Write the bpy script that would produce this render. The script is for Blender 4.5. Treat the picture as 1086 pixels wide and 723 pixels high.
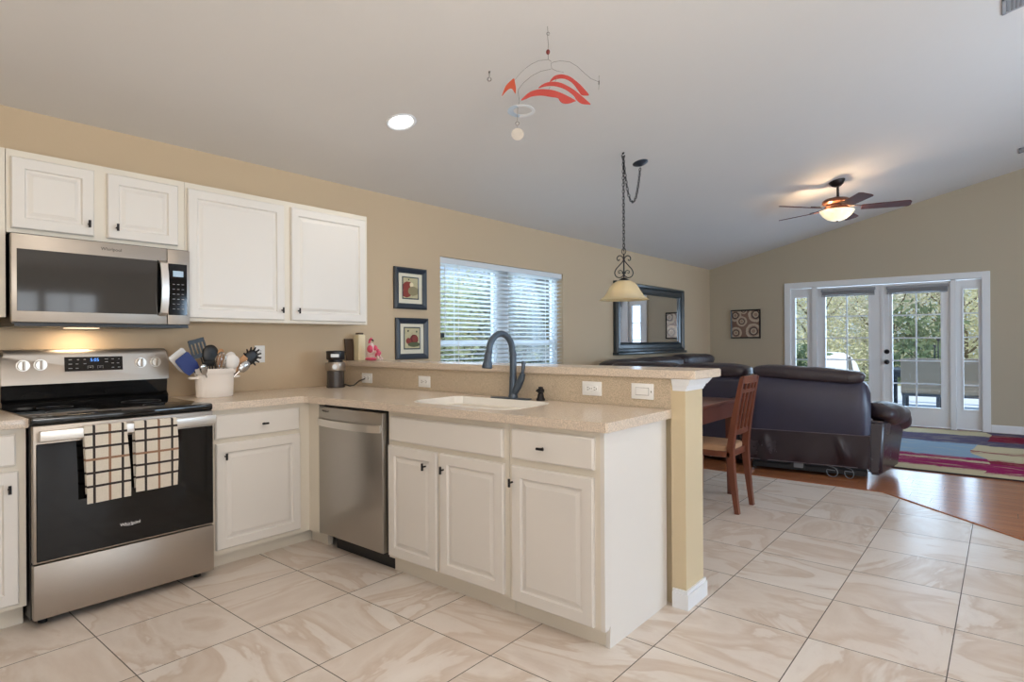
import bpy, bmesh, math, random
from mathutils import Vector, Matrix
for o in list(bpy.data.objects): bpy.data.objects.remove(o, do_unlink=True)
S = bpy.context.scene
COL = S.collection
PI = math.pi
R = random.Random(7)

# ------------------------------------------------------------------ camera
cd = bpy.data.cameras.new('camera'); cam = bpy.data.objects.new('camera', cd); COL.objects.link(cam)
cd.sensor_fit = 'HORIZONTAL'; cd.sensor_width = 36.0; cd.lens = 36.0 * 634.4447 / 1086.0
cd.clip_start = 0.05; cd.clip_end = 300
r_ = Vector((0.63581374, -0.77182098, -0.00576676)); u_ = Vector((0.00304466, -0.00496336, 0.99998305)); f_ = Vector((0.77183652, 0.63582052, 0.00080583))
m = Matrix(((r_.x, u_.x, -f_.x, 0), (r_.y, u_.y, -f_.y, -3.9077), (r_.z, u_.z, -f_.z, 1.2332), (0, 0, 0, 1)))
cam.matrix_world = m
S.camera = cam
S.view_settings.view_transform = 'Standard'; S.view_settings.look = 'None'
S.view_settings.gamma = 1.0; S.view_settings.exposure = 0.02; S.view_settings.use_curve_mapping = False

# ------------------------------------------------------------------ world, sun, added fill lights
W = bpy.data.worlds.new('sky'); S.world = W; W.use_nodes = True
wt = W.node_tree; wt.nodes.clear()
wo = wt.nodes.new('ShaderNodeOutputWorld'); wb = wt.nodes.new('ShaderNodeBackground')
tc = wt.nodes.new('ShaderNodeTexCoord'); sp = wt.nodes.new('ShaderNodeSeparateXYZ'); rp = wt.nodes.new('ShaderNodeValToRGB')
wt.links.new(tc.outputs['Generated'], sp.inputs[0]); wt.links.new(sp.outputs['Z'], rp.inputs[0])
rp.color_ramp.elements[0].position = 0.0; rp.color_ramp.elements[0].color = (0.66, 0.82, 0.98, 1)
rp.color_ramp.elements[1].position = 0.45; rp.color_ramp.elements[1].color = (0.36, 0.60, 0.95, 1)
wt.links.new(rp.outputs[0], wb.inputs[0]); wb.inputs[1].default_value = 1.05
wt.links.new(wb.outputs[0], wo.inputs[0])

def lamp(name, kind, loc, energy, color, rot=None, **kw):
    d = bpy.data.lights.new(name, kind); d.energy = energy; d.color = color
    for k, v in kw.items(): setattr(d, k, v)
    o = bpy.data.objects.new(name, d); COL.objects.link(o); o.location = loc
    if rot: o.rotation_euler = rot
    return o
def aim(o, d): o.rotation_euler = Vector(d).to_track_quat('-Z', 'Y').to_euler()
s = lamp('sun', 'SUN', (0, 0, 20), 4.2, (1.0, 0.95, 0.86), angle=0.02); aim(s, (0.34, 0.28, -0.88))
# added area lights in place of daylight at the unseen openings, opposite and left
a = lamp('fill_opposite_kitchen', 'AREA', (1.8, -8.95, 1.35), 65, (0.94, 0.97, 1.0), shape='RECTANGLE', size=3.2, size_y=2.0); aim(a, (0, 1, 0.12))
a = lamp('fill_opposite_living', 'AREA', (6.2, -8.95, 1.35), 250, (0.56, 0.77, 1.0), shape='RECTANGLE', size=3.2, size_y=2.0); aim(a, (0, 1, 0.12))
a = lamp('fill_left', 'AREA', (-1.5, -5.2, 1.35), 34, (0.96, 0.97, 1.0), shape='RECTANGLE', size=3.4, size_y=1.9); aim(a, (1, 0.1, 0.15))
# added area lights out of view above the doors and window, boosting the skylight
a = lamp('high_fill_french_doors', 'AREA', (12.8, -2.6, 3.7), 120, (0.62, 0.80, 1.0), shape='RECTANGLE', size=3.0, size_y=1.4); aim(a, (-1, 0, -0.75))
a = lamp('high_fill_back_window', 'AREA', (4.7, 1.6, 3.3), 330, (0.62, 0.80, 1.0), shape='RECTANGLE', size=2.6, size_y=1.2); aim(a, (0, -1, -0.85))

a = lamp('fill_french_doors', 'AREA', (10.34, -2.5, 1.15), 62, (0.58, 0.78, 1.0), shape='RECTANGLE', size=2.2, size_y=1.8); aim(a, (-1, 0, 0.05))  # added fill just outside the doors for blue light and floor reflection
a = lamp('fill_back_window', 'AREA', (4.7, 0.24, 1.5), 14, (0.62, 0.80, 1.0), shape='RECTANGLE', size=1.8, size_y=1.0); aim(a, (0, -1, 0.25))  # added fill outside the panes to whiten the blind slats
# added unseen fill, no fixtures: two aimed up at the vault, spots aimed down
a = lamp('bounce_fill_kitchen', 'AREA', (0.5, -4.9, 1.55), 80, (1.0, 0.94, 0.87), shape='DISK', size=1.2); aim(a, (0.1, 0.35, 1))
a = lamp('bounce_fill_living', 'AREA', (5.4, -6.0, 1.55), 26, (0.62, 0.80, 1.0), shape='DISK', size=1.2); aim(a, (0, 0.35, 1))
for x_, y_, e_ in ((.70, -1.75, 12), (1.2, -3.7, 14), (3.6, -4.7, 11)):
    a = lamp('fill_spot', 'SPOT', (x_, y_, 2.443 - .237 * y_ - .25 if y_ > -4.3 else 3.1), e_, (1.0, .94, .86), spot_size=2.6, spot_blend=.7, shadow_soft_size=.09); aim(a, (0, 0, -1))  # added fill spot, no fixture modelled

# ------------------------------------------------------------------ helpers
def lin(c):
    c = c / 255.0
    return c / 12.92 if c <= 0.04045 else ((c + 0.055) / 1.055) ** 2.4
def rgb(r, g, b): return (lin(r), lin(g), lin(b), 1.0)

class NT:
    """thin wrapper round a node tree"""
    def __init__(s, name):
        s.m = bpy.data.materials.new(name); s.m.use_nodes = True
        s.t = s.m.node_tree; s.t.nodes.clear()
        s.out = s.t.nodes.new('ShaderNodeOutputMaterial')
    def n(s, typ, **kw):
        x = s.t.nodes.new('ShaderNode' + typ)
        for k, v in kw.items(): setattr(x, k, v)
        return x
    def put(s, sock, v):
        if v is None: return
        if isinstance(v, bpy.types.NodeSocket): s.t.links.new(v, sock)
        else: sock.default_value = v
    def math(s, op, a, b=None, c=None, clamp=False):
        x = s.n('Math', operation=op, use_clamp=clamp); s.put(x.inputs[0], a); s.put(x.inputs[1], b)
        if c is not None: s.put(x.inputs[2], c)
        return x.outputs[0]
    def mix(s, f, a, b):
        x = s.n('Mix', data_type='RGBA'); s.put(x.inputs[0], f); s.put(x.inputs[6], a); s.put(x.inputs[7], b); return x.outputs[2]
    def coord(s, which='Object'): return s.n('TexCoord').outputs[which]
    def sep(s, v): x = s.n('SeparateXYZ'); s.put(x.inputs[0], v); return x.outputs
    def comb(s, a, b, c): x = s.n('CombineXYZ'); s.put(x.inputs[0], a); s.put(x.inputs[1], b); s.put(x.inputs[2], c); return x.outputs[0]
    def noise(s, v, scale, detail=3, rough=0.5, dist=0.0, out=0):
        x = s.n('TexNoise'); s.put(x.inputs['Vector'], v); x.inputs['Scale'].default_value = scale; x.inputs['Detail'].default_value = detail
        x.inputs['Roughness'].default_value = rough; x.inputs['Distortion'].default_value = dist; return x.outputs[out]
    def ramp(s, f, stops, interp='LINEAR'):
        x = s.n('ValToRGB'); s.put(x.inputs[0], f); e = x.color_ramp.elements; x.color_ramp.interpolation = interp
        while len(e) < len(stops): e.new(0.5)
        for i, (p, c) in enumerate(stops): e[i].position = p; e[i].color = c
        return x.outputs[0]
    def band(s, v, c, w):
        x = s.n('Math', operation='COMPARE'); s.put(x.inputs[0], v); x.inputs[1].default_value = c; x.inputs[2].default_value = w; return x.outputs[0]
    def mapping(s, v, scale=(1, 1, 1), loc=(0, 0, 0), rot=(0, 0, 0)):
        x = s.n('Mapping'); s.put(x.inputs[0], v); x.inputs['Scale'].default_value = scale; x.inputs['Location'].default_value = loc; x.inputs['Rotation'].default_value = rot; return x.outputs[0]
    def bump(s, h, strength, dist=0.01):
        x = s.n('Bump'); x.inputs['Strength'].default_value = strength; x.inputs['Distance'].default_value = dist; s.put(x.inputs['Height'], h); return x.outputs[0]
    def bsdf(s, color, rough=0.5, metal=0.0, normal=None, spec=None, coat=0.0, emit=None, estr=0.0, trans=0.0, alpha=None, sheen=0.0):
        b = s.n('BsdfPrincipled'); s.put(b.inputs['Base Color'], color); s.put(b.inputs['Roughness'], rough); s.put(b.inputs['Metallic'], metal)
        if normal is not None: s.put(b.inputs['Normal'], normal)
        if spec is not None: s.put(b.inputs['Specular IOR Level'], spec)
        if coat: b.inputs['Coat Weight'].default_value = coat; b.inputs['Coat Roughness'].default_value = 0.1
        if emit is not None: s.put(b.inputs['Emission Color'], emit); b.inputs['Emission Strength'].default_value = estr
        if sheen: b.inputs['Sheen Weight'].default_value = sheen
        s.t.links.new(b.outputs[0], s.out.inputs[0]); return b

def plain(name, c, rough=0.5, metal=0.0, var=0.04, vscale=6.0, bump=0.0, bscale=60.0, coat=0.0, emit=None, estr=0.0, spec=None, sheen=0.0, stretch=(1, 1, 1)):
    t = NT(name); v = t.mapping(t.coord(), scale=stretch)
    nz = t.noise(v, vscale, 3)
    lo = tuple(max(0, x * (1 - var)) for x in c[:3]) + (1,); hi = tuple(min(1, x * (1 + var)) for x in c[:3]) + (1,)
    col = t.mix(nz, lo, hi)
    nr = t.bump(t.noise(v, bscale, 4), bump, 0.004) if bump else None
    t.bsdf(col, rough, metal, nr, spec=spec, coat=coat, emit=emit, estr=estr, sheen=sheen)
    return t.m

M = {}
M['cab'] = plain('white_cabinet_paint', rgb(226, 221, 214), 0.38, var=0.012, vscale=2, bump=0.02, bscale=40)
M['cream'] = plain('cream_cabinet_frame_paint', rgb(224, 216, 201), 0.42, var=0.012, vscale=2)
M['trim'] = plain('white_trim_paint', rgb(232, 234, 236), 0.35, var=0.01)
M['ceil'] = plain('ceiling_paint', rgb(222, 218, 214), 0.9, var=0.01, bump=0.10, bscale=45)
M['wall'] = plain('tan_wall_paint', rgb(203, 181, 151), 0.75, var=0.012, vscale=1.5, bump=0.12, bscale=70)
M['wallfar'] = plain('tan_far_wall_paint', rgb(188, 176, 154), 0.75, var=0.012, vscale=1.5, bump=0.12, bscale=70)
M['column'] = plain('tan_half_wall_paint', rgb(208, 190, 156), 0.7, var=0.012, vscale=1.5, bump=0.15, bscale=70)
M['black'] = plain('black_plastic', rgb(22, 22, 24), 0.35)
M['blackglass'] = plain('black_glass', rgb(14, 14, 15), 0.06, var=0.0, spec=0.55)
M['mwglass'] = plain('microwave_glass_screen_and_reflection', rgb(66, 64, 62), 0.05, var=0.0, spec=0.6)  # base grey lifted: mesh screen plus room reflection put into the colour
M['ovenglass'] = plain('black_oven_glass', rgb(16, 16, 16), 0.06, var=0.0, spec=0.4)
M['darkmetal'] = plain('dark_bronze_metal', rgb(38, 36, 38), 0.42, metal=0.6)
M['faucet'] = plain('oil_rubbed_dark_faucet_metal', rgb(80, 92, 106), 0.40, metal=0.45)
M['chrome'] = plain('satin_nickel', rgb(170, 168, 165), 0.28, metal=1.0)
M['sinkwhite'] = plain('white_sink_composite', rgb(243, 240, 234), 0.25, var=0.01)
M['plate'] = plain('white_outlet_plastic', rgb(244, 244, 242), 0.3, var=0.0)
M['slot'] = plain('dark_outlet_slots', rgb(60, 58, 56), 0.5)
M['ceramic'] = plain('white_glazed_ceramic', rgb(240, 232, 224), 0.2, var=0.01)
M['spoonwood'] = plain('pale_beech_wood', rgb(190, 142, 98), 0.55, var=0.15, vscale=30, stretch=(1, 1, .2))
M['blue'] = plain('navy_blue_silicone', rgb(20, 42, 110), 0.45)
M['whiteplastic'] = plain('white_nylon', rgb(236, 232, 228), 0.4)
M['steelspoon'] = plain('polished_steel', rgb(190, 190, 190), 0.18, metal=1.0)
M['book'] = plain('cream_canister_enamel', rgb(238, 226, 190), 0.4)
M['darkwood'] = plain('dark_brown_board', rgb(88, 70, 56), 0.5, var=0.15, vscale=30)
M['pink'] = plain('pink_glaze', rgb(226, 92, 122), 0.35, var=0.25, vscale=60)
M['palepink'] = plain('pale_pink_glaze', rgb(240, 214, 208), 0.35, var=0.15, vscale=60)
M['frameblack'] = plain('dark_slate_frame', rgb(44, 54, 66), 0.32, var=0.1, coat=0.3)
M['mirrorframe'] = plain('dark_teal_mirror_frame', rgb(34, 48, 56), 0.28, var=0.1, coat=0.4)
M['matboard'] = plain('cream_mat_board', rgb(226, 220, 200), 0.7)
M['fanwood'] = plain('mahogany_fan_blade', rgb(96, 50, 42), 0.6, spec=0.15, var=0.2, vscale=20, stretch=(.2, 1, 1))
M['fanmetal'] = plain('dark_bronze_fan', rgb(52, 44, 42), 0.4, metal=0.6)
M['copper'] = plain('bronze_fan_motor', rgb(140, 92, 72), 0.35, metal=0.7)
M['mobilered'] = plain('red_lacquered_metal', rgb(176, 58, 50), 0.32, var=0.06, vscale=8)
M['mobileorange'] = plain('orange_lacquered_metal', rgb(206, 92, 66), 0.32, var=0.06, vscale=8)
M['wire'] = plain('thin_grey_wire', rgb(120, 112, 104), 0.4, metal=0.7)
M['ringwhite'] = plain('pearl_white_enamel', rgb(236, 240, 246), 0.15, coat=0.6)
M['ringblue'] = plain('pale_blue_enamel', rgb(196, 214, 234), 0.15, coat=0.6)
M['shell'] = plain('milky_shell', rgb(196, 188, 178), 0.4, var=0.1, vscale=60)
M['rubber'] = plain('black_mechanism_paint', rgb(20, 24, 30), 0.5)
M['chairwood'] = plain('reddish_cherry_wood', rgb(112, 62, 45), 0.32, var=0.25, vscale=14, stretch=(1, 1, .15), coat=0.2)
M['tablewood'] = plain('cherry_table_wood', rgb(106, 60, 48), 0.28, var=0.25, vscale=10, stretch=(1, .15, 1), coat=0.3)
M['tanfabric'] = plain('tan_seat_suede', rgb(178, 140, 108), 0.8, var=0.1, vscale=20, bump=0.1)
M['cable'] = plain('grey_cable', rgb(120, 124, 130), 0.5)
M['patio'] = plain('pale_patio_concrete', rgb(206, 210, 214), 0.7, var=0.04)
M['wicker'] = plain('taupe_wicker', rgb(112, 104, 92), 0.8, var=0.2, vscale=60, bump=0.4, bscale=120)
M['patioblack'] = plain('dark_patio_metal', rgb(38, 46, 56), 0.5)
M['cover'] = plain('white_grill_cover_fabric', rgb(232, 234, 238), 0.7)
M['bark'] = plain('grey_bark', rgb(120, 108, 94), 0.9, var=0.3, vscale=20)
M['lawn'] = plain('dry_lawn', rgb(150, 152, 104), 0.95, var=0.25, vscale=3)
M['siding'] = plain('white_house_stucco', rgb(198, 202, 204), 0.8)
M['roofing'] = plain('grey_shingle_roof', rgb(120, 116, 112), 0.9, var=0.2, vscale=12)
M['shellglass'] = plain('frosted_grinder_hopper', rgb(70, 64, 62), 0.15)
M['vinyl'] = plain('white_window_vinyl', rgb(226, 232, 238), 0.4)
M['blindgrey'] = plain('grey_raised_blind', rgb(158, 160, 164), 0.6)
M['cage'] = plain('bronze_screen_beam', rgb(74, 82, 92), 0.6)
M['ringgrey'] = plain('dim_burner_print', rgb(52, 52, 54), 0.4)
M['white'] = plain('white_enamel_marking', rgb(235, 235, 235), 0.5)
M['greymark'] = plain('grey_key_print', rgb(150, 150, 150), 0.5)

def leafmat(name, c1, c2):
    t = NT(name); oi = t.n('ObjectInfo').outputs['Random']; nz = t.noise(t.coord(), 1.6, 4)
    col = t.mix(nz, c1, c2)
    d = t.n('BsdfDiffuse'); t.put(d.inputs[0], col); tr = t.n('BsdfTranslucent'); t.put(tr.inputs[0], col)
    mx = t.n('MixShader'); mx.inputs[0].default_value = 0.45; t.t.links.new(d.outputs[0], mx.inputs[1]); t.t.links.new(tr.outputs[0], mx.inputs[2]); t.t.links.new(mx.outputs[0], t.out.inputs[0])
    return t.m
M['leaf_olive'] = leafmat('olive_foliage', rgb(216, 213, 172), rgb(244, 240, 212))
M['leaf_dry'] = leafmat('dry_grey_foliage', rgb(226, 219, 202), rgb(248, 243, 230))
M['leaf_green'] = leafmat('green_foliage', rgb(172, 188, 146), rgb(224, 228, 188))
M['leaf_dark'] = leafmat('dark_green_foliage', rgb(84, 104, 82), rgb(146, 160, 122))

def m_steel(name, c=(150, 143, 135), rough=0.30, axis=(2, 90, 90)):
    t = NT(name); v = t.mapping(t.coord(), scale=axis)
    nz = t.noise(v, 6, 4); a = rgb(*[x * .985 for x in c]); b = rgb(*[min(255, x * 1.015) for x in c])
    t.bsdf(t.mix(nz, a, b), rough, 0.92); return t.m
M['steel'] = m_steel('brushed_stainless', (176, 167, 157), 0.38)
M['steelv'] = m_steel('brushed_stainless_dishwasher', (178, 174, 168), 0.30, (90, 90, 2))
M['steellight'] = m_steel('bright_stainless_handle', (226, 222, 216), 0.34)

def m_glass(name, tint=(0.96, 0.98, 1, 1), base=0.06):
    t = NT(name); tr = t.n('BsdfTransparent'); tr.inputs[0].default_value = tint
    g = t.n('BsdfGlossy'); g.inputs['Roughness'].default_value = 0.02
    fr = t.n('LayerWeight'); fr.inputs[0].default_value = 0.25
    f = t.math('MULTIPLY_ADD', fr.outputs['Fresnel'], 0.6, base - 0.03, clamp=True)
    mx = t.n('MixShader'); t.put(mx.inputs[0], f); t.t.links.new(tr.outputs[0], mx.inputs[1]); t.t.links.new(g.outputs[0], mx.inputs[2]); t.t.links.new(mx.outputs[0], t.out.inputs[0])
    return t.m
M['glass'] = m_glass('window_glass')
t = NT('mirror_silver'); t.bsdf((0.86, 0.88, 0.9, 1), 0.02, 1.0); M['mirror'] = t.m

def emitmat(name, c, st):
    t = NT(name); e = t.n('Emission'); e.inputs[0].default_value = c; e.inputs[1].default_value = st; t.t.links.new(e.outputs[0], t.out.inputs[0]); return t.m
M['lampdisc'] = emitmat('recessed_bulb', (1.0, 0.95, 0.88, 1), 6.0)
M['digits'] = emitmat('blue_clock_digits', (0.15, 0.38, 1.0, 1), 1.6)
M['lcd'] = plain('pale_blue_lcd', rgb(150, 170, 186), 0.2, emit=rgb(150, 175, 195), estr=0.35)

# marble bowl of the fan light (lit)
t = NT('lit_alabaster_bowl'); nz = t.noise(t.coord(), 9, 5, 0.6, 2.0)
c = t.ramp(nz, [(0.35, rgb(255, 246, 222)), (0.5, rgb(250, 226, 176)), (0.6, rgb(255, 248, 228))])
t.bsdf(c, 0.3, emit=c, estr=0.95); M['bowl'] = t.m
# pendant shade, cream scavo glass
t = NT('cream_scavo_glass'); nz = t.noise(t.coord(), 14, 4)
c = t.mix(nz, rgb(244, 230, 194), rgb(254, 244, 218))
d = t.n('BsdfDiffuse'); t.put(d.inputs[0], c); tr = t.n('BsdfTranslucent'); t.put(tr.inputs[0], c); g = t.n('BsdfGlossy'); g.inputs['Roughness'].default_value = 0.25
m1 = t.n('MixShader'); m1.inputs[0].default_value = 0.5; t.t.links.new(d.outputs[0], m1.inputs[1]); t.t.links.new(tr.outputs[0], m1.inputs[2])
m2 = t.n('MixShader'); m2.inputs[0].default_value = 0.05; t.t.links.new(m1.outputs[0], m2.inputs[1]); t.t.links.new(g.outputs[0], m2.inputs[2]); t.t.links.new(m2.outputs[0], t.out.inputs[0]); M['shade'] = t.m
# blind slats
t = NT('white_blind_slat'); d = t.n('BsdfDiffuse'); d.inputs[0].default_value = rgb(238, 240, 240); tr = t.n('BsdfTranslucent'); tr.inputs[0].default_value = rgb(238, 240, 240)
m1 = t.n('MixShader'); m1.inputs[0].default_value = 0.3; t.t.links.new(d.outputs[0], m1.inputs[1]); t.t.links.new(tr.outputs[0], m1.inputs[2]); t.t.links.new(m1.outputs[0], t.out.inputs[0]); M['slat'] = t.m

# quartz-look counter: beige with fine speckle
def counter(name, base):
    t = NT(name); v = t.coord(); n1 = t.noise(v, 220, 2, 0.7); n2 = t.noise(v, 5, 2)
    a = rgb(*[x * .93 for x in base]); b = rgb(*[min(255, x * 1.05) for x in base])
    c = t.ramp(n1, [(0.36, rgb(*[x * .86 for x in base])), (0.47, a), (0.62, b)])
    t.bsdf(t.mix(t.math('MULTIPLY', n2, .15), c, rgb(*base)), 0.22, spec=0.5); return t.m
M['counter'] = counter('beige_speckled_quartz', (220, 204, 186))
M['splash'] = counter('beige_speckled_backsplash', (208, 191, 167))

# travertine-look floor tiles on a straight grid
t = NT('travertine_floor_tile'); xyz = t.sep(t.coord()); TS = 0.4655
gx = t.math('DIVIDE', t.math('SUBTRACT', xyz[0], 0.826), TS); gy = t.math('DIVIDE', t.math('ADD', xyz[1], 0.945), TS)
ix = t.math('FLOOR', gx); iy = t.math('FLOOR', gy); fx = t.math('FRACT', gx); fy = t.math('FRACT', gy)
wn = t.n('TexWhiteNoise', noise_dimensions='2D'); t.put(wn.inputs['Vector'], t.comb(ix, iy, 0.0)); rc = t.sep(wn.outputs['Color'])
off = t.comb(t.math('MULTIPLY', rc[0], 37.0), t.math('MULTIPLY', rc[1], 23.0), t.math('MULTIPLY', rc[2], 11.0))
sw = t.math('GREATER_THAN', rc[1], 0.72)   # a few tiles are laid the other way round
ax_ = t.n('Mix', data_type='FLOAT'); t.put(ax_.inputs[0], sw); t.put(ax_.inputs[2], xyz[0]); t.put(ax_.inputs[3], xyz[1])
ay_ = t.n('Mix', data_type='FLOAT'); t.put(ay_.inputs[0], sw); t.put(ay_.inputs[2], xyz[1]); t.put(ay_.inputs[3], xyz[0])
va = t.n('VectorMath', operation='ADD'); t.put(va.inputs[0], t.comb(t.math('MULTIPLY', ax_.outputs[0], 3.4), t.math('MULTIPLY', ay_.outputs[0], 1.35), 0.0)); t.put(va.inputs[1], off)
n1 = t.noise(va.outputs[0], 0.72, 5, 0.52, 1.4); n2 = t.noise(va.outputs[0], 2.3, 7, 0.68, 1.2); n3 = t.noise(va.outputs[0], 9.0, 5, 0.7, 0.5)
c = t.ramp(n1, [(0.30, rgb(212, 198, 185)), (0.44, rgb(226, 216, 206)), (0.52, rgb(208, 191, 175)), (0.545, rgb(228, 219, 210)), (0.72, rgb(234, 227, 220))])
c = t.mix(t.math('MULTIPLY', t.ramp(n2, [(0.54, (0, 0, 0, 1)), (0.74, (1, 1, 1, 1))]), 0.24), c, rgb(186, 164, 146))
c = t.mix(t.math('MULTIPLY', t.ramp(n3, [(0.50, (0, 0, 0, 1)), (0.75, (1, 1, 1, 1))]), 0.18), c, rgb(190, 172, 156))
c = t.mix(t.math('MULTIPLY', rc[2], 0.30), c, rgb(224, 208, 194))
gw = 0.0046
ex = t.math('MINIMUM', fx, t.math('SUBTRACT', 1.0, fx)); ey = t.math('MINIMUM', fy, t.math('SUBTRACT', 1.0, fy)); e = t.math('MINIMUM', ex, ey)
gr = t.math('LESS_THAN', e, gw)
c = t.mix(gr, c, rgb(96, 88, 80))
b = t.bump(t.math('SUBTRACT', 1.0, gr), 0.25, 0.002)
t.bsdf(c, t.math('MULTIPLY_ADD', gr, 0.4, 0.29), 0.0, b, spec=0.45); M['tile'] = t.m

# reddish laminate planks running along y
t = NT('reddish_laminate_planks'); xyz = t.sep(t.coord())
px = t.math('DIVIDE', xyz[0], 0.125); ix = t.math('FLOOR', px); fx = t.math('FRACT', px)
wn = t.n('TexWhiteNoise', noise_dimensions='1D'); t.put(wn.inputs['W'], ix)
py = t.math('ADD', t.math('DIVIDE', xyz[1], 1.2), t.math('MULTIPLY', wn.outputs[0], 7.0)); iy = t.math('FLOOR', py); fy = t.math('FRACT', py)
wn2 = t.n('TexWhiteNoise', noise_dimensions='2D'); t.put(wn2.inputs['Vector'], t.comb(ix, iy, 0.0))
g = t.noise(t.comb(t.math('MULTIPLY', xyz[0], 22.0), t.math('MULTIPLY_ADD', wn2.outputs[0], 30.0, t.math('MULTIPLY', xyz[1], 1.6)), 0.0), 1.0, 5, 0.6, 0.8)
c = t.mix(g, rgb(146, 86, 56), rgb(186, 122, 82)); c = t.mix(t.math('MULTIPLY', wn2.outputs[0], 0.35), c, rgb(136, 78, 52))
ln = t.math('MAXIMUM', t.math('LESS_THAN', fx, 0.018), t.math('LESS_THAN', fy, 0.002))
t.bsdf(t.mix(ln, c, rgb(96, 54, 36)), 0.20, spec=0.45); M['plank'] = t.m

# dark brown leather
def leather(name, c, rough=0.36, bump=0.35):
    t = NT(name); v = t.coord(); n1 = t.noise(v, 3.0, 4, 0.6, 0.6); n2 = t.noise(v, 260, 2)
    col = t.mix(n1, rgb(*[x * .85 for x in c]), rgb(*[x * 1.15 for x in c]))
    h = t.math('ADD', t.math('MULTIPLY', t.noise(v, 9, 3, 0.5, 1.2), 1.0), t.math('MULTIPLY', n2, 0.05))
    t.bsdf(col, t.math('MULTIPLY_ADD', n1, 0.12, rough - .06), 0.0, t.bump(h, bump, 0.02), spec=0.6); return t.m
M['leather'] = leather('dark_brown_leather', (50, 40, 46))
M['leatherback'] = leather('dark_leather_back_blue_sheen', (46, 44, 64), 0.36, 0.04)  # bluish sky reflection put into the base colour
M['piping'] = plain('worn_leather_piping', rgb(112, 102, 110), 0.45)
M['leatherskirt'] = leather('brown_leather_skirt', (44, 33, 40), 0.26, 0.03)

# plaid towel: local x across, local z down
def towel(name, vs, hs):
    t = NT(name); xyz = t.sep(t.coord()); c = t.mix(t.noise(t.coord(), 180, 2), rgb(206, 196, 180), rgb(224, 215, 200))
    br, dk = rgb(148, 112, 88), rgb(46, 38, 36)
    for p_, d in vs: c = t.mix(t.band(xyz[0], p_, 0.0052), c, dk if d else br)
    for p_, d in hs: c = t.mix(t.band(xyz[2], p_, 0.0052), c, dk if d else br)
    t.bsdf(c, 0.9, 0, t.bump(t.noise(t.coord(), 300, 2), 0.4, 0.002), sheen=0.2); return t.m

# rug: bands across x with brush-stroke distortion
t = NT('abstract_brushstroke_rug'); xyz = t.sep(t.coord())
st = t.noise(t.comb(t.math('MULTIPLY', xyz[0], 13.0), t.math('MULTIPLY', xyz[1], 1.6), 0.0), 1.0, 8, 0.8)
bl = t.noise(t.comb(t.math('MULTIPLY', xyz[0], 0.7), t.math('MULTIPLY', xyz[1], 0.6), 3.0), 1.0, 2)
xx = t.math('ADD', xyz[0], t.math('MULTIPLY', t.math('SUBTRACT', st, 0.5), 0.70))
beige, mag, blu, pur, red = rgb(196, 182, 148), rgb(142, 14, 80), rgb(136, 160, 180), rgb(84, 74, 98), rgb(128, 22, 50)
f = t.math('DIVIDE', t.math('SUBTRACT', xx, 6.72), 3.2)
ca = t.ramp(f, [(0.0, beige), (0.10, mag), (0.235, beige), (0.262, mag), (0.32, blu), (0.63, pur), (0.86, beige)], 'CONSTANT')
cb = t.ramp(f, [(0.0, beige), (0.07, mag), (0.24, red), (0.30, beige), (0.45, red), (0.475, beige), (0.62, pur), (0.74, red), (0.92, pur)], 'CONSTANT')
yy = t.math('ADD', xyz[1], t.math('MULTIPLY', t.math('SUBTRACT', bl, 0.5), 0.8)); mk = t.math('LESS_THAN', yy, -3.72)
c = t.mix(mk, ca, cb)
c = t.mix(t.math('MULTIPLY', t.ramp(t.noise(t.comb(t.math('MULTIPLY', xyz[0], 26.0), t.math('MULTIPLY', xyz[1], 2.2), 0.0), 1.0, 4, 0.7), [(0.56, (0, 0, 0, 1)), (0.62, (1, 1, 1, 1))]), 0.55), c, beige)
t.bsdf(c, 0.95, 0, t.bump(t.noise(t.coord(), 240, 2), 0.5, 0.004), spec=0.1); M['rug'] = t.m
M['rugedge'] = plain('dark_rug_binding', rgb(58, 44, 44), 0.9)

# prints: discs on a ground (local y/z or x/z)
def print_mat(name, ground, discs, ax='x'):
    t = NT(name); xyz = t.sep(t.coord()); a = xyz[0] if ax == 'x' else xyz[1]; z = xyz[2]
    nz = t.noise(t.coord(), 30, 4); c = t.mix(nz, tuple(x * .8 for x in ground[:3]) + (1,), tuple(min(1, x * 1.2) for x in ground[:3]) + (1,))
    for (cx, cz, r, kx, colr) in discs:
        dx = t.math('MULTIPLY', t.math('SUBTRACT', a, cx), kx); dz = t.math('SUBTRACT', z, cz)
        d = t.math('SQRT', t.math('ADD', t.math('MULTIPLY', dx, dx), t.math('MULTIPLY', dz, dz)))
        d = t.math('ADD', d, t.math('MULTIPLY', t.math('SUBTRACT', nz, .5), r * .3))
        c = t.mix(t.math('LESS_THAN', d, r), c, colr)
    t.bsdf(c, 0.25, coat=0.3); return t.m

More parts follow.
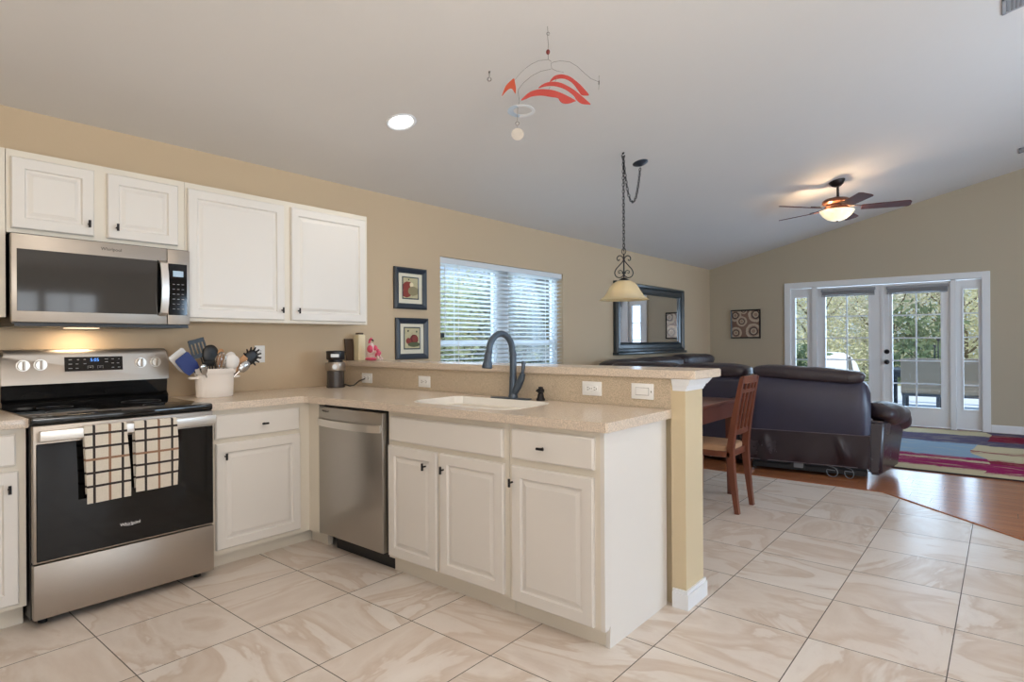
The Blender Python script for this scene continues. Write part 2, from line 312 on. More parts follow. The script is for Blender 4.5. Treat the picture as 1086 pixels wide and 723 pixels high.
# ------------------------------------------------------------------ mesh builder
LOC = {}
class MB:
    def __init__(s): s.b = bmesh.new()
    def box(s, x0, x1, y0, y1, z0, z1, bev=0.0, seg=1):
        g = bmesh.ops.create_cube(s.b, size=1.0); vs = g['verts']
        for v in vs:
            v.co.x = x0 if v.co.x < 0 else x1; v.co.y = y0 if v.co.y < 0 else y1; v.co.z = z0 if v.co.z < 0 else z1
        if bev:
            es = list({e for v in vs for e in v.link_edges})
            bmesh.ops.bevel(s.b, geom=es, offset=bev, segments=seg, affect='EDGES', profile=0.5)
        return s
    def prism(s, poly, ax, a0, a1):
        """poly: 2D points in the two remaining axes, in order"""
        def P(p, a):
            q = list(p); q.insert(ax, a); return q
        lo = [s.b.verts.new(P(p, a0)) for p in poly]; hi = [s.b.verts.new(P(p, a1)) for p in poly]; n = len(poly)
        fs = [s.b.faces.new(lo), s.b.faces.new(hi)]
        for i in range(n): fs.append(s.b.faces.new((lo[i], lo[(i + 1) % n], hi[(i + 1) % n], hi[i])))
        bmesh.ops.recalc_face_normals(s.b, faces=fs); return s
    def frustum(s, lo4, hi4):
        a = [s.b.verts.new(p) for p in lo4]; b = [s.b.verts.new(p) for p in hi4]; n = len(a)
        fs = [s.b.faces.new(a), s.b.faces.new(b)]
        for i in range(n): fs.append(s.b.faces.new((a[i], a[(i + 1) % n], b[(i + 1) % n], b[i])))
        bmesh.ops.recalc_face_normals(s.b, faces=fs); return s
    def tube(s, pts, r, n=10, closed=False, sy=1.0):
        pts = [Vector(p) for p in pts]; k = len(pts); rr = r if isinstance(r, (list, tuple)) else [r] * k
        rings = []; prev = None
        for i, p in enumerate(pts):
            if closed: t = pts[(i + 1) % k] - pts[i - 1]
            else: t = pts[min(i + 1, k - 1)] - pts[max(i - 1, 0)]
            t.normalize()
            if prev is None:
                ref = Vector((0, 0, 1)) if abs(t.z) < .9 else Vector((1, 0, 0)); a = t.cross(ref).normalized()
            else: a = (prev - t * prev.dot(t)).normalized()
            prev = a; b = t.cross(a)
            rings.append([s.b.verts.new(p + (a * math.cos(2 * PI * j / n) + b * sy * math.sin(2 * PI * j / n)) * rr[i]) for j in range(n)])
        fs = []
        for i in range(k if closed else k - 1):
            A, B = rings[i], rings[(i + 1) % k]
            for j in range(n): fs.append(s.b.faces.new((A[j], A[(j + 1) % n], B[(j + 1) % n], B[j])))
        if not closed: fs.append(s.b.faces.new(rings[0][::-1])); fs.append(s.b.faces.new(rings[-1]))
        bmesh.ops.recalc_face_normals(s.b, faces=fs); return s
    def cyl(s, p0, p1, r0, r1=None, n=20): return s.tube([p0, p1], [r0, r0 if r1 is None else r1], n)
    def lathe(s, prof, c=(0, 0, 0), n=32, sx=1.0, sy=1.0, closed=False):
        rings = []
        for (r, z) in prof:
            if r < 1e-6: rings.append([s.b.verts.new((c[0], c[1], c[2] + z))])
            else: rings.append([s.b.verts.new((c[0] + r * sx * math.cos(2 * PI * j / n), c[1] + r * sy * math.sin(2 * PI * j / n), c[2] + z)) for j in range(n)])
        fs = []; pr = list(zip(rings, rings[1:])) + ([(rings[-1], rings[0])] if closed else [])
        for A, B in pr:
            for j in range(n):
                j2 = (j + 1) % n
                if len(A) == 1 and len(B) == 1: break
                if len(A) == 1: fs.append(s.b.faces.new((A[0], B[j2], B[j])))
                elif len(B) == 1: fs.append(s.b.faces.new((A[j], A[j2], B[0])))
                else: fs.append(s.b.faces.new((A[j], A[j2], B[j2], B[j])))
        bmesh.ops.recalc_face_normals(s.b, faces=fs); return s
    def sq(s, c, rad, e1=0.4, e2=0.4, nu=24, nv=14, wob=0.0, seed=0, rot=None):
        """superquadric cushion"""
        f = lambda w, e: math.copysign(abs(w) ** e, w); rg = random.Random(seed)
        ph = [rg.uniform(0, 6) for _ in range(6)]; V = []
        for i in range(nv + 1):
            la = -PI / 2 + PI * i / nv
            if i in (0, nv): row = [None]
            else: row = list(range(nu))
            out = []
            for j in row:
                lo = 0 if j is None else 2 * PI * j / nu
                p = Vector((rad[0] * f(math.cos(la), e1) * f(math.cos(lo), e2), rad[1] * f(math.cos(la), e1) * f(math.sin(lo), e2), rad[2] * f(math.sin(la), e1)))
                if wob: p *= 1 + wob * (math.sin(p.x * 17 + ph[0]) * math.sin(p.y * 13 + ph[1]) + .6 * math.sin(p.z * 23 + p.y * 19 + ph[2]))
                if rot: p = rot @ p
                out.append(s.b.verts.new(p + Vector(c)))
            V.append(out)
        fs = []
        for A, B in zip(V, V[1:]):
            for j in range(nu):
                j2 = (j + 1) % nu
                if len(A) == 1: fs.append(s.b.faces.new((A[0], B[j2], B[j])))
                elif len(B) == 1: fs.append(s.b.faces.new((A[j], A[j2], B[0])))
                else: fs.append(s.b.faces.new((A[j], A[j2], B[j2], B[j])))
        bmesh.ops.recalc_face_normals(s.b, faces=fs); return s
    def sheet(s, fn, nu, nv, th):
        """closed thick sheet: fn(i/nu, j/nv) -> point; offset by th along the local normal"""
        P = [[Vector(fn(i / nu, j / nv)) for j in range(nv + 1)] for i in range(nu + 1)]
        N = [[None] * (nv + 1) for _ in range(nu + 1)]
        for i in range(nu + 1):
            for j in range(nv + 1):
                du = P[min(i + 1, nu)][j] - P[max(i - 1, 0)][j]; dv = P[i][min(j + 1, nv)] - P[i][max(j - 1, 0)]
                N[i][j] = du.cross(dv).normalized()
        A = [[s.b.verts.new(P[i][j]) for j in range(nv + 1)] for i in range(nu + 1)]
        B = [[s.b.verts.new(P[i][j] - N[i][j] * th) for j in range(nv + 1)] for i in range(nu + 1)]
        fs = []
        for i in range(nu):
            for j in range(nv):
                fs.append(s.b.faces.new((A[i][j], A[i + 1][j], A[i + 1][j + 1], A[i][j + 1]))); fs.append(s.b.faces.new((B[i][j], B[i][j + 1], B[i + 1][j + 1], B[i + 1][j])))
        for i in range(nu):
            for j, in ((0,), (nv,)): fs.append(s.b.faces.new((A[i][j], B[i][j], B[i + 1][j], A[i + 1][j])))
        for j in range(nv):
            for i in (0, nu): fs.append(s.b.faces.new((A[i][j], A[i][j + 1], B[i][j + 1], B[i][j])))
        bmesh.ops.recalc_face_normals(s.b, faces=fs); return s
    def bar(s, pts, w, d, wd=(1, 0, 0)):
        """rectangular section swept along pts; w along direction wd"""
        pts = [Vector(p) for p in pts]; wd = Vector(wd); rings = []
        for i, p in enumerate(pts):
            t = (pts[min(i + 1, len(pts) - 1)] - pts[max(i - 1, 0)]).normalized(); b = t.cross(wd).normalized(); a = b.cross(t).normalized()
            ww = w[i] if isinstance(w, (list, tuple)) else w; dd = d[i] if isinstance(d, (list, tuple)) else d
            rings.append([s.b.verts.new(p + a * x * ww / 2 + b * y * dd / 2) for x, y in ((-1, -1), (1, -1), (1, 1), (-1, 1))])
        fs = [s.b.faces.new(rings[0]), s.b.faces.new(rings[-1])]
        for A, B in zip(rings, rings[1:]):
            for j in range(4): fs.append(s.b.faces.new((A[j], A[(j + 1) % 4], B[(j + 1) % 4], B[j])))
        bmesh.ops.recalc_face_normals(s.b, faces=fs); return s
    def panel(s, o, u, n, w, h, rings, th):
        """stepped rectangular panel (raised-panel door): o = lower corner on the back plane, z up; rings = (inset, height)"""
        o, u, n = Vector(o), Vector(u), Vector(n); z = Vector((0, 0, 1)); L = []
        for ins, d in [(0, 0)] + list(rings):
            L.append([s.b.verts.new(o + u * a + z * c + n * d) for a, c in ((ins, ins), (w - ins, ins), (w - ins, h - ins), (ins, h - ins))])
        fs = [s.b.faces.new(L[0]), s.b.faces.new(L[-1])]
        for A, B in zip(L, L[1:]):
            for j in range(4): fs.append(s.b.faces.new((A[j], A[(j + 1) % 4], B[(j + 1) % 4], B[j])))
        bmesh.ops.recalc_face_normals(s.b, faces=fs); return s
    def holed(s, outer, inner, z0, z1):
        es = []
        for loop in (outer, inner):
            vs = [s.b.verts.new((p[0], p[1], z0)) for p in loop]
            es += [s.b.edges.new((vs[i], vs[(i + 1) % len(vs)])) for i in range(len(vs))]
        g = bmesh.ops.triangle_fill(s.b, edges=es, use_beauty=True, use_dissolve=False)
        fs = [f for f in g['geom'] if isinstance(f, bmesh.types.BMFace)]
        x = bmesh.ops.extrude_face_region(s.b, geom=fs)
        for v in x['geom']:
            if isinstance(v, bmesh.types.BMVert): v.co.z = z1
        bmesh.ops.recalc_face_normals(s.b, faces=s.b.faces[:]); return s
    def text(s, body, size, mtx, depth=0.0008):
        c = bpy.data.curves.new('writing', 'FONT'); c.body = body; c.size = size; c.extrude = depth; c.align_x = 'CENTER'; c.align_y = 'CENTER'; c.resolution_u = 3
        o = bpy.data.objects.new('writing', c); COL.objects.link(o); bpy.context.view_layer.update()
        me = bpy.data.meshes.new_from_object(o.evaluated_get(bpy.context.evaluated_depsgraph_get()))
        me.transform(mtx); s.b.from_mesh(me); bpy.data.objects.remove(o); bpy.data.curves.remove(c); bpy.data.meshes.remove(me); return s
    def build(s, name, mat, parent=None, local=False, smooth=True, ang=0.6, origin=None):
        me = bpy.data.meshes.new(name)
        if parent is not None: off = Vector((0, 0, 0)) if local else LOC[parent.name]
        elif origin is not None: off = Vector(origin)
        else:
            vs = [v.co for v in s.b.verts]
            off = Vector(((min(v.x for v in vs) + max(v.x for v in vs)) / 2, (min(v.y for v in vs) + max(v.y for v in vs)) / 2, min(v.z for v in vs)))
        # a part keeps its own origin at its own centre
        shift = Vector((0, 0, 0))
        bmesh.ops.translate(s.b, verts=s.b.verts[:], vec=-off)
        s.b.to_mesh(me); s.b.free(); me.materials.append(mat)
        if smooth: me.shade_smooth(); me.set_sharp_from_angle(angle=ang)
        o = bpy.data.objects.new(name, me); COL.objects.link(o)
        if parent is not None: o.parent = parent; LOC[o.name] = LOC[parent.name]
        else: o.location = off; LOC[o.name] = off
        return o

def tag(o, label, cat, group=None, kind=None):
    o['label'] = label; o['category'] = cat
    if group: o['group'] = group
    if kind: o['kind'] = kind
    return o
def thing(name, label, cat, loc, rz=0.0, group=None):
    o = bpy.data.objects.new(name, None); COL.objects.link(o); o.location = loc; o.rotation_euler = (0, 0, rz); o.empty_display_size = 0.1
    LOC[o.name] = Vector(loc); return tag(o, label, cat, group)
def dup(root, loc, label, group=None, rz=None):
    r = root.copy(); COL.objects.link(r); r.location = loc; r['label'] = label
    if rz is not None: r.rotation_euler = (0, 0, rz)
    if group: r['group'] = group
    for ch in list(root.children):
        c = ch.copy(); COL.objects.link(c); c.parent = r
        for g in list(ch.children):
            d = g.copy(); COL.objects.link(d); d.parent = c
    return r
def struct(o, label, cat): return tag(o, label, cat, kind='structure')
def zc(y): return 2.443 - 0.237 * y if y > -4.3 else 2.443 + 0.237 * (8.6 + y)
def arc(c, r, a0, a1, n, e1, e2):
    c, e1, e2 = Vector(c), Vector(e1), Vector(e2)
    return [c + e1 * (r * math.cos(a0 + (a1 - a0) * i / n)) + e2 * (r * math.sin(a0 + (a1 - a0) * i / n)) for i in range(n + 1)]

# ------------------------------------------------------------------ room shell
FX = 10.10
b = MB(); b.prism([(-1.7, 0), (3.735, 0), (3.735, 2.6), (-1.7, 2.6)], 1, 0, .16); b.prism([(5.67, 0), (FX + .15, 0), (FX + .15, 2.6), (5.67, 2.6)], 1, 0, .16)
b.box(3.735, 5.67, 0, .16, 0, .90); b.box(3.735, 5.67, 0, .16, 2.003, 2.6)
struct(b.build('wall_back', M['wall'], smooth=False), 'long tan wall behind the stove and the blinds window', 'wall')
b = MB()
b.prism([(0, 0), (0, zc(0)), (-1.26, zc(-1.26)), (-1.26, 0)], 0, FX, FX + .15)
b.prism([(-1.26, 2.08), (-1.26, zc(-1.26)), (-3.70, zc(-3.7)), (-3.70, 2.08)], 0, FX, FX + .15)
b.prism([(-3.70, 0), (-3.70, zc(-3.7)), (-4.3, zc(-4.299)), (-8.6, 2.443), (-8.6, 0)], 0, FX, FX + .15)
struct(b.build('wall_far', M['wallfar'], smooth=False), 'tan gable wall holding the french doors', 'wall')
b = MB()
for x0, x1 in ((-1.7, .2), (3.4, 4.6), (7.8, FX)): b.box(x0, x1, -8.75, -8.6, 0, 2.6)
for x0, x1 in ((.2, 3.4), (4.6, 7.8)): b.box(x0, x1, -8.75, -8.6, 2.15, 2.6)
struct(b.build('wall_opposite', M['wallfar'], smooth=False), 'tan wall with two wide glazed openings opposite the stove wall', 'wall')
b = MB(); b.prism([(0, 0), (0, zc(0)), (-3.6, zc(-3.6)), (-3.6, 0)], 0, -1.7, -1.55); b.prism([(-6.8, 0), (-6.8, zc(-6.8)), (-8.6, 2.443), (-8.6, 0)], 0, -1.7, -1.55)
b.prism([(-3.6, 2.2), (-3.6, zc(-3.6)), (-4.3, zc(-4.299)), (-6.8, zc(-6.8)), (-6.8, 2.2)], 0, -1.7, -1.55); b.prism([(-3.6, 0), (-3.6, .5), (-6.8, .5), (-6.8, 0)], 0, -1.7, -1.55)
struct(b.build('wall_left', M['wall'], smooth=False), 'tan wall with a wide window at the kitchen end', 'wall')
b = MB(); b.prism([(.2, zc(.2)), (-4.3, zc(-4.299)), (-8.8, zc(-8.8)), (-8.8, zc(-8.8) + .15), (-4.3, zc(-4.299) + .15), (.2, zc(.2) + .15)], 0, -1.75, FX + .2)
struct(b.build('ceiling', M['ceil'], smooth=False), 'white vaulted ceiling over kitchen and living room', 'ceiling')
for n_, (x0, x1) in enumerate(((.2, 3.4), (4.6, 7.8))):
    w = thing('window_%d' % (n_ + 4), 'wide gridded glass opening opposite the %s' % ('stove' if n_ == 0 else 'mirror'), 'window', ((x0 + x1) / 2, -8.68, 0)); w['kind'] = 'structure'
    q = MB(); q.box(x0, x1, -8.70, -8.64, 0, .14); q.box(x0, x1, -8.70, -8.64, 2.05, 2.15)
    for i in range(5): xx = x0 + .05 + (x1 - x0 - .10) * i / 4; q.box(xx - .05, xx + .05, -8.70, -8.64, .14, 2.05)
    q.build('frame', M['trim'], w, smooth=False)
    q = MB()
    for i in range(4):
        xx = x0 + .05 + (x1 - x0 - .10) * (i + .5) / 4; q.box(xx - .011, xx + .011, -8.68, -8.66, .14, 2.05)
    for j in range(1, 5): q.box(x0 + .05, x1 - .05, -8.679, -8.661, .14 + 1.91 * j / 5 - .011, .14 + 1.91 * j / 5 + .011)
    q.build('muntins', M['trim'], w, smooth=False)
# floor: tile up to the wood, wood beyond (edge at x=5.62, then a diagonal)
E0 = (5.62, 0.0); E1 = (5.62, -3.15); E2 = (.40, -8.6)
b = MB(); b.prism([(-1.7, .1), (E0[0], .1), E1, E2, (-1.7, -8.6)], 2, -.12, 0.0)
struct(b.build('floor', M['tile'], smooth=False, origin=(0, 0, 0)), 'beige stone tile floor of the kitchen', 'floor')
b = MB(); b.prism([(E0[0], .1), (FX + .1, .1), (FX + .1, -8.6), E2, E1], 2, -.12, 0.0)
struct(b.build('floor_wood', M['plank'], smooth=False, origin=(0, 0, 0)), 'reddish wood plank floor of the living room', 'floor')
b = MB(); b.tube([(5.62, -.02, .0), (5.62, -3.15, .0), (.45, -8.55, 0)], .016, 8, sy=.5)
struct(b.build('trim_1', M['plank']), 'thin wood transition strip between tile and planks', 'trim')

# half wall with its bar, backsplash and end post
b = MB(); b.prism([(2.742, -.001), (2.647, -2.705), (2.622, -2.705), (2.622, -2.775), (2.822, -2.775), (2.86, -.001)], 2, 0.0, 1.055)
struct(b.build('wall_divider', M['column'], smooth=False), 'tan half wall behind the sink, ending in a tan post', 'wall')
b = MB(); b.prism([(2.622, -2.712), (2.608, -2.712), (2.608, -2.789), (2.838, -2.789), (2.838, -2.60), (2.824, -2.60), (2.822, -2.775), (2.622, -2.775)], 2, 0.0, .070)
b.prism([(2.622, -2.712), (2.613, -2.712), (2.613, -2.784), (2.833, -2.784), (2.833, -2.60), (2.824, -2.60), (2.822, -2.775), (2.622, -2.775)], 2, .070, .086)
struct(b.build('baseboard_divider', M['trim'], smooth=False), 'white baseboard wrapped round the foot of the tan post', 'baseboard')
b = MB()
for z0, z1, e0, e1 in ((1.0, 1.012, .004, .010), (1.012, 1.025, .010, .018), (1.025, 1.055, .018, .050)):
    b.frustum([(2.622 - e0 * .4, -2.715, z0), (2.622 - e0 * .4, -2.775 - e0, z0), (2.822 + e0, -2.775 - e0, z0), (2.822 + e0, -2.56, z0)],
              [(2.622 - e1 * .3, -2.715, z1), (2.622 - e1 * .3, -2.775 - e1 * .6, z1), (2.822 + e1 * 1.3, -2.775 - e1 * .6, z1), (2.822 + e1 * 1.3, -2.56, z1)])
struct(b.build('trim_2', M['trim'], smooth=False), 'white crown moulding cap at the top of the tan post', 'trim')
b = MB(); b.prism([(0, 0), (-.014, 0), (-.014, .085), (-.008, .10), (0, .10)], 2, 0, 1)
bmesh.ops.transform(b.b, matrix=Matrix(((1, 0, 0, FX), (0, 0, 1, 0), (0, 1, 0, 0), (0, 0, 0, 1))), verts=b.b.verts[:])
for v in b.b.verts: v.co.y = -3.765 if v.co.y > .5 else -8.59
bmesh.ops.recalc_face_normals(b.b, faces=b.b.faces[:])
struct(b.build('baseboard_far', M['trim'], smooth=False), 'white baseboard right of the french doors', 'baseboard')

# ------------------------------------------------------------------ cabinets
DOOR = [(.000, .013), (.005, .019), (.050, .019), (.056, .0095), (.064, .0095), (.082, .0165), (.084, .0165)]
SLAB = [(.000, .013), (.007, .019)]
XP, NY = (1, 0, 0), (0, -1, 0)   # range-side fronts: u = +x, n = -y
XM = (-1, 0, 0)                  # peninsula fronts:  u = -y, n = -x
def pull(parent, p, n, axis, L=.036):
    p, n, ax = Vector(p), Vector(n), Vector(axis); q = MB()
    q.cyl(p, p + n * .022, .0045, n=10); q.cyl(p + n * .024 - ax * L / 2, p + n * .024 + ax * L / 2, .0058, n=10)
    o = q.build('handle', M['darkmetal'], parent); return o
def door(parent, name, o, u, n, w, h, rings, hp=None, hax=(0, 0, 1)):
    q = MB(); q.panel(o, u, n, w, h, rings, .019); d = q.build(name, M['cab'], parent, ang=0.35)
    if hp is not None:
        p = Vector(o) + Vector(u) * hp[0] + Vector((0, 0, hp[1])) + Vector(n) * .018; pull(d, p, n, hax)
    return d
Z = (0, 0, 1)
# upper cabinets
t = thing('wall_cabinet', 'short white wall cabinet with two doors above the microwave', 'cabinet', (1.04, -.16, 1.755))
MB().box(.653, 1.437, -.326, -.003, 1.757, 2.146).build('body', M['cream'], t)
door(t, 'door', (.668, -.326, 1.778), XP, NY, .330, .335, DOOR, (.304, .058)); door(t, 'door', (1.056, -.326, 1.778), XP, NY, .342, .335, DOOR, (.040, .058))
t = thing('wall_cabinet', 'tall two-door white wall cabinet right of the microwave', 'cabinet', (2.06, -.16, 1.365))
MB().box(1.439, 2.691, -.326, -.003, 1.360, 2.146).build('body', M['cream'], t)
door(t, 'door', (1.450, -.326, 1.378), XP, NY, .587, .735, DOOR, (.565, .063)); door(t, 'door', (2.085, -.326, 1.378), XP, NY, .583, .735, DOOR, (.045, .063))
t = thing('wall_cabinet', 'white wall cabinet cut off at the left picture edge beside the microwave', 'cabinet', (.25, -.16, 1.365))
MB().box(-.12, .650, -.326, -.003, 1.360, 2.146).build('body', M['cream'], t)
door(t, 'door', (-.09, -.326, 1.378), XP, NY, .70, .735, DOOR, (.05, .06))
# base cabinets on the stove wall
t = thing('base_cabinet', 'white base cabinet left of the stove at the picture edge', 'cabinet', (.4, -.3, 0))
q = MB(); q.box(.12, .664, -.610, -.003, .095, .872); q.box(.12, .664, -.545, -.02, 0, .095); q.build('body', M['cream'], t)
door(t, 'drawer', (.15, -.610, .712), XP, NY, .478, .135, SLAB, (.24, .067), XP); door(t, 'door', (.15, -.610, .115), XP, NY, .486, .572, DOOR, (.452, .50))
t = thing('base_cabinet', 'white corner base cabinet between the stove and the dishwasher', 'cabinet', (1.75, -.3, 0))
q = MB(); q.box(1.440, 2.062, -.610, -.003, .085, .872); q.box(1.440, 2.14, -.540, -.02, 0, .085); q.box(2.040, 2.075, -.722, -.610, .085, .872); q.box(2.095, 2.13, -.722, -.545, 0, .085); q.build('body', M['cream'], t)
door(t, 'drawer', (1.468, -.610, .712), XP, NY, .498, .132, SLAB, (.272, .062), XP); door(t, 'door', (1.472, -.610, .112), XP, NY, .500, .575, DOOR, (.046, .505))
# peninsula cabinets
t = thing('sink_cabinet', 'white sink base cabinet with two doors and a false drawer front', 'cabinet', (2.35, -1.77, 0))
q = MB(); q.box(2.062, 2.62, -2.19, -1.348, .080, .872); q.box(2.10, 2.60, -2.19, -1.348, 0, .080); q.build('body', M['cream'], t)
door(t, 'false_drawer_front', (2.062, -1.373, .710), NY, XM, .788, .130, SLAB)
door(t, 'door', (2.062, -1.358, .096), NY, XM, .374, .588, DOOR, (.298, .512)); door(t, 'door', (2.062, -1.756, .096), NY, XM, .410, .588, DOOR, (.030, .512))
t = thing('base_cabinet', 'white end base cabinet with one drawer beside the tan post', 'cabinet', (2.35, -2.43, 0))
q = MB(); q.box(2.062, 2.618, -2.662, -2.192, .080, .872); q.box(2.10, 2.60, -2.66, -2.192, 0, .080); q.build('body', M['cream'], t)
q = MB(); q.prism([(2.058, .078), (2.088, .078), (2.094, .088), (2.100, .088), (2.094, .010), (2.094, 0), (2.618, 0), (2.618, .872), (2.058, .872)], 1, -2.682, -2.663); q.build('side_panel', M['cab'], t, smooth=False)
door(t, 'drawer', (2.062, -2.215, .716), NY, XM, .424, .130, SLAB, (.176, .062), NY); door(t, 'door', (2.062, -2.214, .086), NY, XM, .421, .598, DOOR, (-.004 + .012, .525))

# ------------------------------------------------------------------ dishwasher
t = thing('dishwasher', 'stainless steel dishwasher in the peninsula', 'dishwasher', (2.3, -1.03, 0))
MB().box(2.075, 2.60, -1.340, -.726, .09, .868).build('body', M['black'], t)
d = MB().box(2.030, 2.072, -1.332, -.730, .098, .852, .004, 2).build('door', M['steelv'], t)
q = MB(); N = 14
ys = [-.738 - .58 * i / N for i in range(N + 1)]
q.bar([(2.026 - .042 * math.sin(PI * (i / N)) ** .45, ys[i], .765) for i in range(N + 1)], .040, .012, (0, 0, 1)); q.build('handle', M['steellight'], d)
q = MB(); q.text('Whirlpool', .016, Matrix.Translation((2.0294, -.80, .828)) @ Matrix.Rotation(-PI / 2, 4, 'Z') @ Matrix.Rotation(PI / 2, 4, 'X'), .0004); q.build('logo', M['slot'], d)
MB().box(2.105, 2.14, -1.338, -.80, .0, .088).build('toe_kick', M['black'], t)

# ------------------------------------------------------------------ counters
q = MB(); q.box(.12, .668, -.648, -.003, .872, .912, .004, 2)
tag(q.build('countertop', M['counter']), 'short beige countertop left of the stove', 'countertop')
hole = [(2.135, -1.50), (2.165, -1.45), (2.22, -1.415), (2.50, -1.405), (2.535, -1.44), (2.545, -1.99), (2.525, -2.06), (2.46, -2.10), (2.20, -2.115), (2.15, -2.08), (2.135, -2.03)]
hc = (sum(p[0] for p in hole) / len(hole), sum(p[1] for p in hole) / len(hole)); hole2 = [(hc[0] + (p[0] - hc[0]) * 1.018, hc[1] + (p[1] - hc[1]) * 1.018) for p in hole]
q = MB(); q.holed([(1.437, -.003), (1.437, -.648), (1.950, -.648), (1.975, -.655), (1.990, -.680), (2.038, -2.700), (2.044, -2.708), (2.622, -2.708), (2.718, -.003)], hole2, .872, .912)
ct = q.build('countertop', M['counter'], ang=.4); tag(ct, 'long L-shaped beige speckled countertop with the sink cut into it', 'countertop')
q = MB(); q.prism([(2.720, -.003), (2.7425, -.003), (2.6475, -2.7045), (2.6255, -2.712)], 2, .9125, 1.0545)
tag(q.build('backsplash', M['splash'], smooth=False), 'beige speckled backsplash panel between sink counter and bar top', 'backsplash')
q = MB(); q.prism([(2.700, -.003), (2.694, -.05), (2.607, -2.80), (2.617, -2.826), (2.915, -2.832), (2.93, -2.82), (3.00, -.003)], 2, 1.0555, 1.095)
bmesh.ops.bevel(q.b, geom=[e for e in q.b.edges if abs(e.verts[0].co.z - e.verts[1].co.z) < 1e-4], offset=.004, segments=2, affect='EDGES')
tag(q.build('bar_top', M['counter']), 'raised beige bar top along the peninsula', 'countertop')
# sink basin
t = thing('sink', 'white undermount kitchen sink in the beige counter', 'sink', (2.34, -1.76, .70))
q = MB(); cx = sum(p[0] for p in hole) / len(hole); cy = sum(p[1] for p in hole) / len(hole); L = []
for k, z, s_ in ((0, .9128, 1.035), (1, .9135, 1.0), (2, .904, .988), (3, .76, .965), (4, .715, .93), (5, .705, .80)):
    L.append([q.b.verts.new((cx + (p[0] - cx) * s_, cy + (p[1] - cy) * s_, z)) for p in hole])
for A, B in zip(L, L[1:]):
    for j in range(len(hole)): q.b.faces.new((A[j], A[(j + 1) % len(hole)], B[(j + 1) % len(hole)], B[j]))
q.b.faces.new(L[-1]); bmesh.ops.recalc_face_normals(q.b, faces=q.b.faces[:])
bmesh.ops.solidify(q.b, geom=q.b.faces[:], thickness=.004)
q.build('basin', M['sinkwhite'], t)
MB().lathe([(0, .004), (.035, .004), (.042, .0), (.042, -.02), (0, -.02)], (2.36, -1.76, .708)).build('drain', M['chrome'], t)

# faucet
t = thing('kitchen_faucet', 'dark gooseneck pull-down kitchen faucet at the sink', 'faucet', (2.585, -1.765, .912))
q = MB(); q.box(2.556, 2.612, -1.895, -1.640, .9125, .919, .0025, 2); q.build('base_plate', M['faucet'], t)
q = MB(); bx, by = 2.585, -1.785
q.lathe([(0, 0), (.027, 0), (.027, .01), (.024, .02), (.022, .06), (.021, .12)], (bx, by, .919)); q.build('body', M['faucet'], t)
q = MB(); pts = [(bx, by, 1.03), (bx, by, 1.10), (bx, by, 1.17)] + arc((bx - .098, by + .004, 1.178), .098, 0, PI * 1.02, 14, (1, 0, 0), (0, 0, 1)) + [(bx - .197, by + .008, 1.168)]
q.tube(pts, [.0195] * 3 + [.0175] * 15 + [.017], 14); q.build('spout', M['faucet'], t)
q = MB(); q.tube([(bx - .196, by + .008, 1.172), (bx - .199, by + .008, 1.155), (bx - .203, by + .008, 1.13), (bx - .208, by + .008, 1.098), (bx - .209, by + .008, 1.090)], [.019, .0195, .022, .029, .026], 16); q.build('spray_head', M['faucet'], t)
q = MB(); q.tube([(bx, by - .004, .945), (bx, by - .035, .985), (bx, by - .060, 1.03), (bx, by - .068, 1.055)], [.022, .021, .019, .015], 12)
h = q.build('side_valve', M['faucet'], t)
q = MB(); q.tube([(bx, by - .064, 1.045), (bx, by - .070, 1.075), (bx, by - .076, 1.118), (bx, by - .077, 1.124)], [.010, .009, .012, .009], 10); q.build('lever', M['faucet'], h)
q = MB(); q.lathe([(0, 0), (.025, 0), (.025, .008), (.019, .016), (.016, .032), (.013, .040), (.020, .046), (.021, .058), (.013, .066), (.012, .074), (0, .077)], (2.60, -1.965, .9125))
q.tube([(2.60, -1.965, .968), (2.575, -1.965, .972), (2.562, -1.965, .966)], [.007, .006, .005], 8)
tag(q.build('soap_dispenser', M['darkmetal']), 'small dark soap dispenser pump right of the faucet', 'dispenser')

# outlets on the backsplash and wall
def outlet(label, c, w, h, ax, n, up, rocker=False, group=None):
    """ax: long direction of the receptacles, n: outward normal, up = other in-plane axis"""
    c, ax, n, up = Vector(c), Vector(ax), Vector(n), Vector(up); t = thing('wall_outlet' if not rocker else 'light_switch', label, 'outlet' if not rocker else 'switch', c)
    X = Matrix(((ax.x, up.x, n.x, c.x), (ax.y, up.y, n.y, c.y), (ax.z, up.z, n.z, c.z), (0, 0, 0, 1)))
    def put(q, name, mt, par): bmesh.ops.transform(q.b, matrix=X, verts=q.b.verts[:]); bmesh.ops.recalc_face_normals(q.b, faces=q.b.faces[:]); return q.build(name, mt, par)
    put(MB().box(-w / 2, w / 2, -h / 2, h / 2, 0, .006, .0025, 2), 'cover_plate', M['plate'], t)
    if rocker:
        put(MB().box(-.034, .034, -.0165, .0165, .006, .0095, .0015), 'rocker', M['plate'], t)
        q = MB(); q.box(-.036, .036, -.0185, .0185, .0055, .0066); put(q, 'rocker_surround', M['greymark'], t)
        q = MB(); q.box(.046, .050, -.004, .004, .006, .0068); put(q, 'indicator', M['slot'], t)
        return t
    for s_ in (-1, 1):
        f = put(MB().box(s_ * .0205 - .0155, s_ * .0205 + .0155, -.0145, .0145, .006, .0082, .004, 2), 'socket', M['plate'], t)
        q = MB()
        q.box(s_ * .0205 - .006, s_ * .0205 + .004, .005, .0075, .008, .0086); q.box(s_ * .0205 - .005, s_ * .0205 + .004, -.0075, -.005, .008, .0086); q.box(s_ * .0205 + .008, s_ * .0205 + .0125, -.0022, .0022, .008, .0086)
        put(q, 'slots', M['slot'], f)
    put(MB().cyl((0, 0, .006), (0, 0, .0072), .003, n=10), 'screw', M['chrome'], t)
    return t
